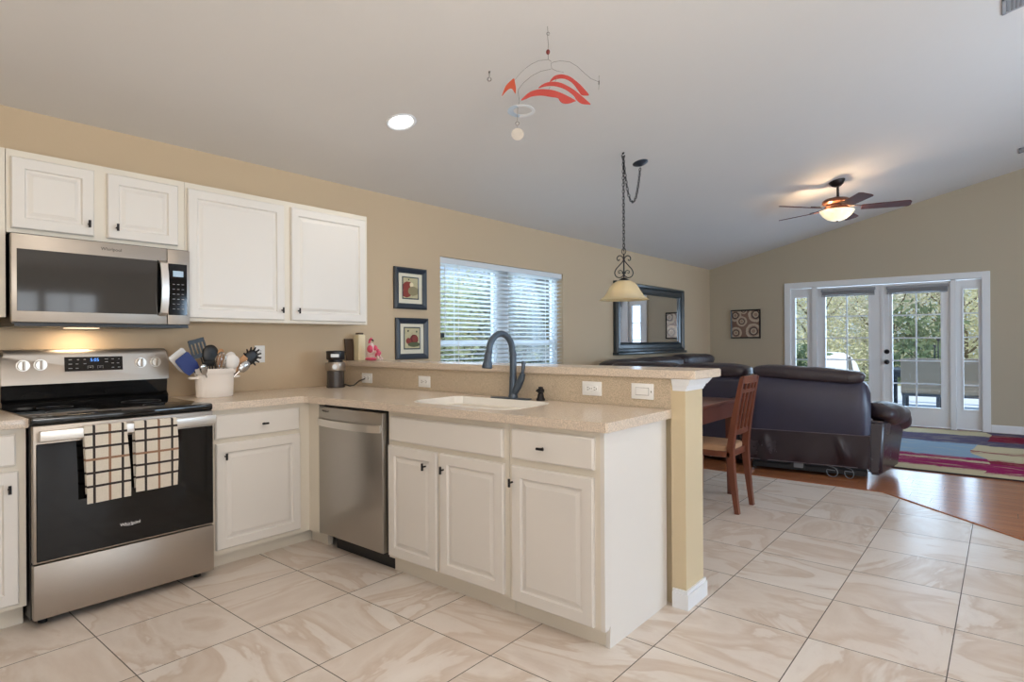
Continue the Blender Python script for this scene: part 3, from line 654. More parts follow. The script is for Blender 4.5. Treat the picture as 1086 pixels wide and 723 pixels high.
k = math.atan(.0351); AX = (-math.sin(k), -math.cos(k), 0); NN = (-math.cos(k), math.sin(k), 0)
def bsx(y): return 2.7205 + .0351 * y
outlet('white outlet on the backsplash beside the coffee grinder', (bsx(-.30) - .0005, -.30, .972), .125, .072, AX, NN, (0, 0, 1))
outlet('white outlet on the backsplash below the lower framed poppy picture', (bsx(-.944) - .0005, -.944, .971), .118, .074, AX, NN, (0, 0, 1))
outlet('white outlet on the backsplash between the faucet and the rocker switch', (bsx(-2.266) - .0005, -2.266, .989), .118, .072, AX, NN, (0, 0, 1))
outlet('white rocker switch on the backsplash beside the tan post', (bsx(-2.557) - .0005, -2.557, .989), .120, .076, AX, NN, (0, 0, 1), rocker=True)
outlet('upright white wall outlet behind the utensil crock', (2.045, -.0005, 1.158), .115, .072, (0, 0, -1), NY, XP)

# ------------------------------------------------------------------ stove
t = thing('electric_range', 'stainless steel electric range with black glass oven door', 'stove', (1.052, -.34, 0))
x0, x1 = .672, 1.432
q = MB(); q.box(x0, x1, -.640, -.03, .035, .880); q.build('body', M['black'], t)
for px, py in ((x0 + .05, -.60), (x1 - .05, -.60), (x0 + .05, -.08), (x1 - .05, -.08)): MB().cyl((px, py, 0), (px, py, .036), .018, n=12).build('foot', M['black'], t)
q = MB(); q.box(x0 - .006, x1 + .004, -.675, -.035, .880, .916, .010, 3); ck = q.build('cooktop', M['blackglass'], t)
for (cx, cy, rr) in ((.86, -.50, .10), (1.25, -.50, .085), (.86, -.22, .075), (1.25, -.22, .095)):
    q = MB(); q.lathe([(rr - .003, 0), (rr, 0), (rr, .0006), (rr - .003, .0006)], (cx, cy, .916), 40, closed=True); q.build('burner_ring', M['ringgrey'], ck)
# back guard: black lower step, stainless upper panel
q = MB(); q.prism([(-.004, .916), (-.105, .916), (-.108, .935), (-.085, .955), (-.095, 1.028), (-.004, 1.028)], 0, x0, x1 - .002); q.build('backguard_base', M['blackglass'], t, smooth=False)
q = MB(); q.prism([(-.004, 1.028), (-.105, 1.028), (-.088, 1.188), (-.078, 1.202), (-.060, 1.206), (-.004, 1.206)], 0, x0 - .002, x1 + .004)
bmesh.ops.bevel(q.b, geom=[e for e in q.b.edges if abs(e.verts[0].co.x - e.verts[1].co.x) < 1e-5 and e.verts[0].co.z > 1.1 and e.verts[1].co.z > 1.1 and min(e.verts[0].co.y, e.verts[1].co.y) < -.07], offset=.012, segments=3, affect='EDGES')
bg = q.build('backguard', M['steel'], t)
ty = lambda z: -.105 + (z - 1.028) * (.017 / .160)
def on_bg(q, name, mt, par):
    return q.build(name, mt, par)
q = MB(); q.prism([(ty(1.089) - .003, 1.089), (ty(1.164) - .003, 1.164), (ty(1.164) + .004, 1.164), (ty(1.089) + .004, 1.089)], 0, .930, 1.198); dp = q.build('control_display', M['blackglass'], t)
rot = Matrix.Rotation(PI / 2 - .105, 4, 'X')
q = MB(); q.text('5:05', .024, Matrix.Translation((1.065, ty(1.146) - .0036, 1.146)) @ rot, .0004); q.build('clock_digits', M['digits'], dp)
for (kx, kz, w_) in ((.955, 1.150, .014), (.99, 1.150, .010), (1.02, 1.150, .010), (.955, 1.127, .016), (.985, 1.127, .012), (.955, 1.104, .018), (.985, 1.104, .012), (1.12, 1.150, .016), (1.15, 1.150, .012), (1.18, 1.150, .008), (1.12, 1.135, .014), (1.15, 1.127, .012), (1.175, 1.127, .012), (1.15, 1.104, .012), (1.18, 1.104, .014), (1.02, 1.127, .012)):
    MB().box(kx - w_ / 2, kx + w_ / 2, ty(kz) - .0037, ty(kz) - .002, kz - .0018, kz + .0018).build('touch_key', M['greymark'], dp)
for kx in (1.045, 1.09):
    q = MB(); q.box(kx - .013, kx + .013, ty(1.107) - .0037, ty(1.107) - .002, 1.114, 1.1155); q.box(kx - .013, kx + .013, ty(1.107) - .0037, ty(1.107) - .002, 1.099, 1.1005); q.box(kx - .013, kx - .0115, ty(1.107) - .0037, ty(1.107) - .002, 1.099, 1.1155); q.box(kx + .0115, kx + .013, ty(1.107) - .0037, ty(1.107) - .002, 1.099, 1.1155)
    q.box(kx - .005, kx + .005, ty(1.107) - .0037, ty(1.107) - .002, 1.106, 1.109)
    q.build('start_key', M['greymark'], dp)
for kx, kz in ((.757, 1.125), (.828, 1.127), (1.289, 1.125), (1.366, 1.127)):
    q = MB(); yy_ = ty(kz); q.cyl((kx, yy_ + .002, kz), (kx, yy_ - .006, kz), .0285, .0285, n=28); q.cyl((kx, yy_ - .006, kz), (kx, yy_ - .022, kz), .025, .0225, n=28)
    kb = q.build('knob', M['steellight'], t); MB().box(kx - .005, kx + .005, yy_ - .032, yy_ - .020, kz - .022, kz + .022, .002).build('grip', M['steel'], kb)
    q = MB(); q.box(kx - .001, kx + .001, yy_ - .0006, yy_ + .002, kz + .031, kz + .037); q.build('dial_marking', M['greymark'], kb)
# oven door
q = MB(); q.box(x0 + .002, x1, -.682, -.642, .283, .878, .004, 2); od = q.build('oven_door', M['steel'], t)
q = MB(); q.box(x0 + .012, x1 - .002, -.686, -.672, .290, .800, .003); q.build('window_glass', M['ovenglass'], od)
q = MB(); hz = .838
q.box(x0 + .012, x1 - .008, -.742, -.728, hz - .024, hz + .024, .005, 3)
for px in (x0 + .055, x1 - .055): q.box(px - .03, px + .03, -.730, -.682, hz - .012, hz + .012, .004)
q.build('handle', M['steellight'], od)
q = MB(); q.text('Whirlpool', .0205, Matrix.Translation((1.042, -.6866, .378)) @ Matrix.Rotation(PI / 2, 4, 'X'), .0005)
q.tube(arc((1.042, -.6868, .378), 1, PI * 1.15, PI * 2.25, 16, (.030, 0, 0), (0, 0, .0085)), .0007, 6); q.build('logo', M['white'], od)
q = MB(); q.box(x0 + .002, x1 + .001, -.684, -.642, .040, .277, .004, 2); q.build('storage_drawer', M['steel'], t)

# dish towels over the oven handle
def dish_towel(label, xa, xb, zf, zb_, tilt, mt, seed):
    xm = (xa + xb) / 2; w = xb - xa; top = hz + .026; rg = random.Random(seed); ph = rg.uniform(0, 6)
    Lf = top - zf; Lb = top - zb_; tot = Lf + Lb + .03
    def fn(u, v):
        s_ = v * tot; x = xa + w * u
        if s_ < Lf: z = zf + s_; y = -.7475 - .004 * math.sin(u * 5 + ph) * (1 - s_ / Lf)
        elif s_ < Lf + .03: a_ = (s_ - Lf) / .03 * PI; z = top + .004 * math.sin(a_); y = -.735 - .0125 * math.cos(a_)
        else: z = top - (s_ - Lf - .03); y = -.7225 - .003 * math.sin(u * 4 + ph)
        k_ = max(0, top - z)
        return (x + tilt * k_ + .006 * math.sin(v * 7 + ph) * (1 if u > .5 else .4), y, z + tilt * .35 * (x - xm) * (1 if s_ < Lf else 0))
    q = MB(); q.sheet(fn, 14, 60, .003)
    return tag(q.build('dish_towel', mt, origin=(xa, -.735, top)), label, 'towel', 'plaid towels on the oven handle')
m1 = towel('plaid_towel_cloth', [(.036, 1), (.098, 0), (.150, 1)], [(-.035, 1), (-.095, 1), (-.150, 0), (-.210, 1), (-.270, 1)])
m2 = towel('plaid_towel_cloth_skewed', [(.048, 1), (.106, 0), (.166, 1)], [(-.035, 1), (-.090, 1), (-.150, 0), (-.205, 1), (-.262, 1)])
dish_towel('left plaid dish towel on the oven handle, hanging slightly lower', .843, 1.015, .520, .56, .02, m1, 1)
dish_towel('right plaid dish towel on the oven handle, its edge slightly skewed', 1.040, 1.226, .535, .55, .025, m2, 2)

# ------------------------------------------------------------------ microwave
t = thing('microwave', 'stainless over-the-range microwave under the short cabinet', 'microwave', (1.045, -.2, 1.325))
q = MB(); q.box(.662, 1.434, -.372, -.004, 1.330, 1.752); q.build('body', M['black'], t)
d = MB().box(.656, 1.316, -.402, -.373, 1.336, 1.746, .004, 2).build('door', M['steel'], t)
MB().box(.676, 1.268, -.4045, -.399, 1.388, 1.676, .001).build('window', M['mwglass'], d)
q = MB(); q.bar([(1.291, -.402, 1.385), (1.291, -.425, 1.400), (1.291, -.440, 1.45), (1.291, -.447, 1.53), (1.291, -.440, 1.61), (1.291, -.425, 1.662), (1.291, -.402, 1.676)], .036, .010, (1, 0, 0)); q.build('handle', M['steellight'], d)
MB().box(1.268, 1.3155, -.4042, -.399, 1.384, 1.680, .001).build('handle_recess', M['blackglass'], d)
cp = MB().box(1.318, 1.434, -.402, -.373, 1.336, 1.746, .004, 2).build('control_panel', M['steel'], t)
MB().box(1.322, 1.418, -.4045, -.399, 1.388, 1.668, .001).build('keypad', M['blackglass'], cp)
MB().box(1.345, 1.398, -.4055, -.404, 1.598, 1.630).build('display', M['lcd'], cp)
for i in range(3):
    for j in range(6): MB().box(1.343 + i * .023, 1.355 + i * .023, -.4052, -.404, 1.420 + j * .027, 1.423 + j * .027).build('touch_key', M['greymark'], cp)
q = MB(); q.text('Whirlpool', .022, Matrix.Translation((1.055, -.4023, 1.712)) @ Matrix.Rotation(PI / 2, 4, 'X'), .0005); q.build('logo', M['slot'], d)
q = MB(); q.box(.668, 1.428, -.395, -.02, 1.318, 1.3305); q.build('vent_base', M['black'], t)
q = MB(); q.box(.93, 1.07, -.16, -.08, 1.315, 1.319); q.build('cooktop_light', emitmat('microwave_cooktop_bulb', (1.0, .80, .55, 1), 2.0), t)
a = lamp('microwave_cooktop_lamp', 'AREA', (1.0, -.12, 1.312), 0.9, (1.0, 0.76, 0.50), shape='RECTANGLE', size=.14, size_y=.08); aim(a, (0, 0, -1)); a.parent = t; a.location = Vector((1.0, -.12, 1.312)) - LOC[t.name]

# ------------------------------------------------------------------ utensil crock
CX, CY, CZ = 1.637, -.245, .9122
t = thing('utensil_crock', 'white oval ceramic crock full of kitchen utensils', 'crock', (CX, CY, CZ))
q = MB(); q.lathe([(0, 0), (.100, 0), (.106, .006), (.109, .06), (.112, .132), (.118, .138), (.123, .144), (.127, .168), (.123, .170), (.115, .165), (.106, .13), (.102, .02), (0, .016)], (CX, CY, CZ), 40, sx=1.0, sy=.62); q.build('bowl', M['ceramic'], t)
for s_ in (-1, 1):
    q = MB(); q.tube(arc((CX + s_ * .108, CY, CZ + .117), 1, -PI / 2, PI / 2, 8, (s_ * .036, 0, 0), (0, .030, 0)), .0075, 8); q.build('handle', M['ceramic'], t)
def utensil(name, label, base, tip, mt, head):
    """stick from base (in the crock) to tip, head added by a function in a frame: +Z along the stick, Y towards the room"""
    base, tip = Vector(base), Vector(tip) - Vector((0, 0, .016)); t_ = thing(name, label, 'utensil', base, group='utensils in the crock')
    z = (tip - base).normalized(); y = (Vector((0, -1, 0)) - z * z.dot(Vector((0, -1, 0)))).normalized(); x = y.cross(z)
    X = Matrix(((x.x, y.x, z.x, tip.x), (x.y, y.y, z.y, tip.y), (x.z, y.z, z.z, tip.z), (0, 0, 0, 1)))
    q = MB(); q.tube([base, base.lerp(tip, .5), tip], [.0055, .005, .0045], 8); q.build('handle', mt[0], t_)
    q = MB(); head(q); bmesh.ops.transform(q.b, matrix=X @ Matrix.Scale(1.38, 4), verts=q.b.verts[:]); q.build('head', mt[1], t_)
    return t_
def h_spoon(w, l, dp=.012):
    def f(q): q.sq((0, 0, l / 2 - .004), (w / 2, dp / 2, l / 2), .9, 1.0, 18, 12)
    return f
def h_flat(w, l, w0=.5):
    def f(q): q.prism([(-w * w0 / 2, 0), (w * w0 / 2, 0), (w / 2, l * .25), (w / 2, l * .92), (w * .42, l), (-w * .42, l), (-w / 2, l * .92), (-w / 2, l * .25)], 1, -.002, .002)
    return f
def h_slot(w, l):
    def f(q):
        n = 4; bw = w / (2 * n + 1)
        q.box(-w / 2, w / 2, -.002, .002, 0, l * .22); q.box(-w / 2, w / 2, -.002, .002, l * .78, l, .001)
        for i in range(n + 1): q.box(-w / 2 + 2 * i * bw, -w / 2 + (2 * i + 1) * bw, -.002, .002, l * .2, l * .8)
    return f
def h_fork(q):
    q.sq((0, 0, .035), (.030, .006, .038), .9, 1.0, 18, 10)
    for i in range(9):
        a_ = -PI * .12 + PI * 1.24 * i / 8; c_, s_ = math.cos(a_), math.sin(a_); q.tube([(c_ * .024, 0, .038 + s_ * .03), (c_ * .042, .010, .040 + s_ * .046)], [.005, .003], 6)
def h_ladle(q): q.lathe([(0, -.030), (.018, -.026), (.031, -.008), (.035, .010), (.032, .010), (.028, -.006), (.016, -.022), (0, -.026)], (0, 0, .028), 20)
def h_whisk(q):
    for i in range(5):
        a_ = PI * i / 5; q.tube([(.022 * math.sin(PI * j / 12) * math.cos(a_) * (1 if j else 0), .022 * math.sin(PI * j / 12) * math.sin(a_), .045 * (1 - math.cos(PI * j / 12))) for j in range(13)] + [(-.022 * math.sin(PI * j / 12) * math.cos(a_), -.022 * math.sin(PI * j / 12) * math.sin(a_), .045 * (1 - math.cos(PI * j / 12))) for j in range(11, -1, -1)], .0012, 5)
bz = CZ + .05
utensil('slotted_turner', 'black slotted turner standing highest in the crock', (1.62, -.225, bz), (1.568, -.222, 1.165), (M['black'], M['black']), h_slot(.068, .082))
utensil('spatula', 'navy blue spatula leaning left in the crock', (1.60, -.26, bz), (1.513, -.262, 1.085), (M['black'], M['blue']), h_flat(.066, .085, .8))
utensil('turner', 'white-edged pale turner leaning far left behind the navy spatula', (1.60, -.235, bz), (1.505, -.228, 1.095), (M['steelspoon'], M['whiteplastic']), h_flat(.072, .095, .7))
utensil('serving_spoon', 'large black spoon in the middle of the crock', (1.64, -.23, bz), (1.628, -.228, 1.115), (M['black'], M['black']), h_spoon(.072, .095, .02))
utensil('whisk', 'wire whisk low in the front of the crock', (1.63, -.275, bz), (1.640, -.290, 1.075), (M['steelspoon'], M['steelspoon']), h_whisk)
utensil('masher', 'black masher with slots low in the front of the crock', (1.60, -.27, bz), (1.592, -.285, 1.07), (M['black'], M['black']), h_slot(.05, .055))
utensil('wooden_spoon', 'wooden spoon beside the large black spoon in the crock', (1.65, -.24, bz), (1.668, -.236, 1.105), (M['spoonwood'], M['spoonwood']), h_spoon(.036, .085))
utensil('wooden_spatula', 'flat wooden spatula leaning right in the crock', (1.66, -.25, bz), (1.742, -.258, 1.075), (M['spoonwood'], M['spoonwood']), h_flat(.028, .085, .8))
utensil('ladle', 'round white ladle facing forward in the crock', (1.66, -.27, bz), (1.703, -.285, 1.098), (M['whiteplastic'], M['whiteplastic']), h_spoon(.068, .066, .04))
utensil('serving_spoon', 'white plastic spoon behind the round ladle in the crock', (1.66, -.225, bz), (1.722, -.215, 1.105), (M['whiteplastic'], M['whiteplastic']), h_spoon(.052, .075, .02))
utensil('pasta_fork', 'black toothed pasta fork leaning farthest right', (1.67, -.245, bz), (1.822, -.248, 1.125), (M['black'], M['black']), h_fork)
utensil('serving_spoon', 'steel spoon leaning right below the toothed pasta fork', (1.67, -.265, bz), (1.778, -.27, 1.078), (M['steelspoon'], M['steelspoon']), h_spoon(.042, .062, .016))
utensil('serving_spoon', 'small steel spoon low at the left rim of the crock', (1.60, -.28, bz), (1.560, -.30, 1.070), (M['steelspoon'], M['steelspoon']), h_spoon(.034, .05, .014))

# ------------------------------------------------------------------ coffee grinder
gx_, gy_, gz = 2.505, -.205, .9122
t = thing('coffee_grinder', 'black and steel coffee grinder in the counter corner', 'grinder', (gx_, gy_, gz))
q = MB(); q.lathe([(0, 0), (.064, 0), (.066, .008), (.066, .012), (.060, .014), (.060, .118), (.066, .120), (0, .120)], (gx_, gy_, gz), 32); q.build('grounds_bin', M['shellglass'], t)
q = MB(); q.lathe([(0, .121), (.067, .121), (.068, .124), (.068, .176), (.066, .180), (0, .180)], (gx_, gy_, gz), 32); st_ = q.build('steel_band', M['steel'], t)
q = MB(); dv = Vector((-.62, -.785, 0)); pc = Vector((gx_, gy_, gz + .150)) + dv * .066; q.cyl(pc, pc + dv * .008, .020, .018, n=20); q.build('dial', M['chrome'], st_)
q = MB(); q.lathe([(0, .181), (.052, .181), (.050, .195), (.062, .200), (.064, .205), (.064, .248), (.066, .250), (.066, .258), (.060, .262), (0, .264)], (gx_, gy_, gz), 32); hp_ = q.build('bean_hopper', M['black'], t)
q = MB(); q.box(-.03, .03, -.004, .004, -.014, .014, .003); bmesh.ops.transform(q.b, matrix=Matrix.Translation(Vector((gx_, gy_, gz + .228)) + dv * .062) @ Matrix.Rotation(-.668, 4, 'Z'), verts=q.b.verts[:]); q.build('hopper_window', M['chrome'], hp_)
q = MB(); q.tube([(gx_ + .06, gy_ - .01, gz + .02), (gx_ + .10, gy_ - .03, gz + .006), (gx_ + .125, gy_ - .045, gz + .010), (gx_ + .150, gy_ - .07, gz + .04), (2.690, -.300, gz + .056)], .0045, 8); q.build('power_cord', M['black'], t)

# ------------------------------------------------------------------ things on the bar
bz = 1.0953
t = thing('canister', 'tall slim cream canister with dark cap on the bar', 'canister', (2.80, -.085, bz))
MB().box(2.768, 2.832, -.118, -.052, bz, bz + .198, .008, 3).build('body', M['book'], t); MB().box(2.778, 2.822, -.108, -.062, bz + .198, bz + .212, .005, 2).build('cap', M['darkwood'], t)
q = MB(); q.prism([(-.045, bz), (-.030, bz), (-.0045, bz + .165), (-.016, bz + .165)], 0, 2.715, 2.79)
tag(q.build('cutting_board', M['darkwood']), 'dark brown board leaning on the wall behind the cream canister', 'board')
fx_, fy_ = 2.815, -.235
t = thing('flamingo_figurine', 'pink and white flamingo figurine sitting on the bar', 'figurine', (fx_, fy_, bz))
q = MB(); q.sq((fx_, fy_ + .03, bz + .012), (.035, .055, .012), .7, .9, 18, 8); q.build('base', M['pink'], t)
q = MB(); q.sq((fx_, fy_ + .035, bz + .055), (.032, .040, .042), .9, 1, 20, 12, wob=.03); q.sq((fx_, fy_ + .030, bz + .095), (.025, .028, .038), .9, 1, 18, 10, wob=.03); q.build('body', M['palepink'], t)
q = MB(); q.sq((fx_ - .022, fy_ + .012, bz + .088), (.016, .028, .026), .9, 1, 16, 10, wob=.06, rot=Matrix.Rotation(.5, 3, 'X')); q.sq((fx_ + .022, fy_ + .012, bz + .088), (.016, .028, .026), .9, 1, 16, 10, wob=.06); q.build('wings', M['pink'], t)
q = MB(); q.tube([(fx_, fy_ + .040, bz + .12), (fx_, fy_ + .048, bz + .142), (fx_, fy_ + .040, bz + .158), (fx_, fy_ + .026, bz + .162), (fx_, fy_ + .014, bz + .156)], [.012, .009, .009, .012, .008], 10); q.build('neck', M['pink'], t)
q = MB(); q.tube([(fx_, fy_ + .014, bz + .157), (fx_, fy_ + .002, bz + .150), (fx_, fy_ - .001, bz + .141)], [.007, .005, .002], 8); q.build('beak', M['black'], t)
q = MB(); q.tube([(fx_ - .012, fy_ + .01, bz + .045), (fx_ - .012, fy_ - .045, bz + .072), (fx_ - .012, fy_ - .075, bz + .020), (fx_ - .012, fy_ - .098, bz + .012)], [.010, .008, .006, .008], 8); q.tube([(fx_ + .012, fy_ + .01, bz + .045), (fx_ + .012, fy_ - .035, bz + .080), (fx_ + .012, fy_ - .068, bz + .030), (fx_ + .012, fy_ - .09, bz + .012)], [.010, .008, .006, .008], 8); q.build('legs', M['palepink'], t)
q = MB()
for i in range(7): a_ = i * .9; q.sq((fx_ + .012 * math.cos(a_), fy_ - .058 + .016 * math.sin(a_ * 1.7), bz + .058 + .018 * math.sin(a_)), (.013, .014, .013), .8, .9, 10, 8)
q.build('flower_bouquet', M['pink'], t)

# ------------------------------------------------------------------ pictures and mirror
def frame_ring(q, c, w, h, d, fw, ax, n, steps=((0, .6), (.25, 1.0), (.7, .75), (1.0, .45))):
    c, ax, n = Vector(c), Vector(ax), Vector(n); z = Vector((0, 0, 1)); L = []
    prof = [(0, 0)] + [(s_ * fw, k_ * d) for s_, k_ in steps] + [(fw, 0)]
    for ins, hgt in prof:
        L.append([q.b.verts.new(c + ax * x * (w / 2 - ins) + z * y * (h / 2 - ins) + n * hgt) for x, y in ((-1, -1), (1, -1), (1, 1), (-1, 1))])
    fs = []
    for A, B in zip(L, L[1:] + L[:1]):
        for j in range(4): fs.append(q.b.faces.new((A[j], A[(j + 1) % 4], B[(j + 1) % 4], B[j])))
    bmesh.ops.recalc_face_normals(q.b, faces=fs); return q
redp, dkred, grn = rgb(142, 66, 58), rgb(112, 46, 44), rgb(92, 98, 70)
for nm, lab, cx, cz, discs in (('framed_picture', 'upper of the two framed poppy pictures beside the blinds window', 3.377, 1.687,
        [(-.03, .01, .048, .8, redp), (-.045, -.045, .030, .6, redp), (.012, .032, .020, 1, rgb(240, 226, 190)), (.03, -.02, .04, .7, rgb(150, 140, 108)), (-.02, .075, .007, 1, rgb(50, 50, 50))]),
        ('framed_picture', 'lower of the two framed poppy pictures, just above the bar', 3.392, 1.262,
        [(.022, -.005, .040, .9, dkred), (.03, .0, .028, .9, redp), (-.04, -.02, .026, .9, redp), (.02, -.05, .02, .3, grn), (-.045, .065, .008, 1, rgb(60, 50, 50)), (.05, .06, .008, 1, rgb(60, 80, 60))])):
    t = thing(nm, lab, 'picture', (cx, -.002, cz), group='poppy pictures')
    w, h = .358, .350
    frame_ring(MB(), (cx, -.003, cz), w, h, .030, .048, XP, NY).build('frame', M['frameblack'], t, ang=.3)
    MB().box(cx - w / 2 + .046, cx + w / 2 - .046, -.010, -.004, cz - h / 2 + .046, cz + h / 2 - .046).build('mat_board', M['matboard'], t)
    frame_ring(MB(), (cx, -.010, cz + .004), .182, .190, .006, .010, XP, NY).build('inner_frame', M['frameblack'], t)
    q = MB(); q.box(cx - .083, cx + .083, -.013, -.0095, cz + .004 - .086, cz + .004 + .086)
    o = q.build('art_print', print_mat('poppy_print', rgb(196, 186, 150), discs), t)
# far wall print of circles
pcx, pcz = -.600, 1.500
t = thing('framed_picture', 'square picture of beige circles on the far wall', 'picture', (FX - .002, pcy := pcx, pcz))
frame_ring(MB(), (FX - .003, pcy, pcz), .480, .475, .028, .022, NY, XM).build('frame', M['black'], t, ang=.3)
bg_, lt, dk, md = rgb(120, 92, 80), rgb(188, 170, 150), rgb(70, 52, 48), rgb(150, 124, 108)
dd = []
for (a_, z_, r_1) in ((.165, .145, .10), (.06, .045, .085), (.155, -.145, .095), (-.165, .15, .12), (-.13, -.12, .125), (.03, .225, .06)):
    dd += [(a_, z_, r_1, 1, lt), (a_, z_, r_1 * .72, 1, md), (a_, z_, r_1 * .58, 1, dk), (a_, z_, r_1 * .40, 1, lt), (a_, z_, r_1 * .24, 1, md)]
MB().box(FX - .014, FX - .004, pcy - .222, pcy + .222, pcz - .219, pcz + .219).build('art_print', print_mat('circle_print', bg_, dd, 'y'), t)
# mirror
mx, mz = 7.85, 1.545
t = thing('wall_mirror', 'large rectangular mirror in a dark teal frame', 'mirror', (mx, -.003, mz))
frame_ring(MB(), (mx, -.004, mz), 2.10, .935, .062, .135, XP, NY, ((0, .7), (.12, 1.0), (.3, .9), (.42, .55), (.75, .5), (.85, .62), (1.0, .3))).build('frame', M['mirrorframe'], t, ang=.3)
MB().box(mx - .93, mx + .93, -.014, -.005, mz - .345, mz + .345).build('mirror_glass', M['mirror'], t)
q = MB(); q.box(mx - 1.07, mx + 1.07, -.088, -.004, mz - .497, mz - .462, .006, 2); q.build('bottom_ledge', M['mirrorframe'], t)

# ------------------------------------------------------------------ back window and blinds
w = thing('window_1', 'white double window behind the blinds', 'window', (4.70, .10, .90)); w['kind'] = 'structure'
q = MB()
for a0, a1, c0, c1 in ((3.736, 5.669, 1.955, 2.002), (3.736, 5.669, .905, .955), (3.736, 3.786, .955, 1.955), (5.615, 5.669, .955, 1.955), (4.60, 4.78, .955, 1.955)): q.box(a0, a1, .085, .150, c0, c1)
q.build('frame', M['vinyl'], w, smooth=False)
for a0, a1 in ((3.786, 4.60), (4.78, 5.615)):
    q = MB(); q.box(a0, a1, .095, .14, 1.19, 1.24)
    for e0, e1 in ((a0, a0 + .03), (a1 - .03, a1)): q.box(e0, e1, .10, .135, .955, 1.955)
    q.build('sash', M['vinyl'], w, smooth=False); MB().box(a0, a1, .116, .120, .955, 1.955).build('pane', M['glass'], w, smooth=False)
MB().box(3.737, 5.668, .002, .085, .9005, .915).build('sill', M['trim'], w, smooth=False)
t = thing('window_blinds', 'white horizontal slat blinds in the back window', 'blinds', (4.70, .045, .92))
MB().box(3.742, 5.663, .012, .070, 1.945, 2.001, .003).build('headrail', M['vinyl'], t)
N = 24; sl = None
for i in range(N):
    z_ = .945 + i * (.985 / (N - 1))
    if sl is None:
        def fn(u, v): k_ = (v - .5); return (3.746 + 1.914 * u, .042 + k_ * .050, z_ - k_ * .012 + .004 * (1 - 4 * k_ * k_))
        q = MB(); q.sheet(fn, 1, 4, .0025); sl = q.build('slat', M['slat'], t); z0_ = z_
    else:
        o = sl.copy(); COL.objects.link(o); o.parent = t; o.location = (0, 0, z_ - z0_)
MB().box(3.746, 5.660, .020, .064, .916, .936, .003).build('bottom_rail', M['vinyl'], t)
for x_ in (3.98, 4.70, 5.42):
    for y_ in (.014, .0695): MB().box(x_ - .004, x_ + .004, y_ - .0006, y_ + .0006, .93, 1.95).build('ladder_tape', M['slat'], t)
q = MB(); q.cyl((3.80, .006, 1.93), (3.80, .006, 1.28), .004, n=8); q.build('tilt_wand', M['vinyl'], t)
q = MB(); q.box(3.742, 3.790, .006, .012, 1.272, 1.312, .002); tag(q.build('window_lock_tag', M['frameblack']), 'small dark tag at the left edge of the blinds', 'tag')

# ------------------------------------------------------------------ french doors with sidelites
q = MB(); Y0, Y1, ZT = -1.208, -3.762, 2.127
for y0, y1, z0, z1 in ((Y0, Y0 - .088, 0, ZT), (Y1 + .088, Y1, 0, ZT), (Y0 - .088, Y1 + .088, ZT - .085, ZT)):
    q.box(FX - .022, FX, y1, y0, z0, z1, .004)
for y0, y1, z0, z1 in ((Y0 - .052, Y0 - .090, 0, 2.08), (Y1 + .090, Y1 + .062, 0, 2.08), (-1.605, -1.672, 0, 2.05), (-3.335, -3.395, 0, 2.05), (-1.26, -3.70, 2.035, 2.08)):
    q.box(FX - .004, FX + .14, y1, y0, z0, z1)
struct(q.build('trim_3', M['trim'], smooth=False), 'white casing and posts around the french doors', 'trim')
def leaf(name, label, cat, y0, y1, gy0, gy1, gz0, gz1, cols, rows, zt=2.03):
    t = thing(name, label, cat, (FX + .05, (y0 + y1) / 2, .012)); t['kind'] = 'structure'; X0, X1 = FX + .028, FX + .072
    q = MB(); q.box(X0, X1, gy0, y0, .012, zt); q.box(X0, X1, y1, gy1, .012, zt); q.box(X0, X1, gy1, gy0, .012, gz0); q.box(X0, X1, gy1, gy0, gz1, zt); q.build('stiles_and_rails', M['trim'], t, smooth=False)
    q = MB(); e = .022
    for a0, a1, c0, c1 in ((gy0, gy0 + e, gz0 - e, gz1 + e), (gy1 - e, gy1, gz0 - e, gz1 + e), (gy1, gy0, gz0 - e, gz0), (gy1, gy0, gz1, gz1 + e)): q.box(X0 - .008, X0, a0, a1, c0, c1, .002)
    q.build('glazing_bead', M['trim'], t)
    q = MB(); mw = .009
    for i in range(1, cols): y_ = gy0 + (gy1 - gy0) * i / cols; q.box(X0 + .010, X0 + .022, y_ - mw, y_ + mw, gz0, gz1)
    for i in range(1, rows): z_ = gz0 + (gz1 - gz0) * i / rows; q.box(X0 + .009, X0 + .023, gy1, gy0, z_ - mw, z_ + mw)
    q.build('muntins', M['vinyl'], t, smooth=False)
    MB().box(X0 + .030, X0 + .034, gy1, gy0, gz0, gz1).build('pane', M['glass'], t, smooth=False)
    return t
leaf('window_2', 'narrow sidelite window left of the french doors', 'window', -1.298, -1.605, -1.361, -1.532, .28, 1.89, 1, 5)
dl = leaf('door_1', 'left white french door with grid glass', 'door', -1.674, -2.530, -1.791, -2.361, .28, 1.91, 2, 5)
dr = leaf('door_2', 'right white french door with grid glass, knob and deadbolt', 'door', -2.548, -3.333, -2.661, -3.226, .278, 1.90, 2, 5)
leaf('window_3', 'narrow sidelite window right of the french doors', 'window', -3.397, -3.671, -3.478, -3.635, .28, 1.905, 1, 5)
MB().box(FX + .016, FX + .034, -2.556, -2.522, .012, 2.03).build('astragal', M['trim'], dl, smooth=False)
for nm, z_, r in (('deadbolt', 1.055, .028), ('knob', .905, .030)):
    q = MB(); xb = FX + .028; q.cyl((xb, -2.590, z_), (xb - .010, -2.590, z_), .033, n=20)
    if nm == 'knob': q.sq((xb - .045, -2.590, z_), (.022, .028, .028), 1, 1, 18, 10); q.cyl((xb - .008, -2.590, z_), (xb - .03, -2.590, z_), .012, n=12)
    else: q.cyl((xb - .008, -2.590, z_), (xb - .022, -2.590, z_), .024, .021, n=20)
    q.build(nm, M['darkmetal'], dr)
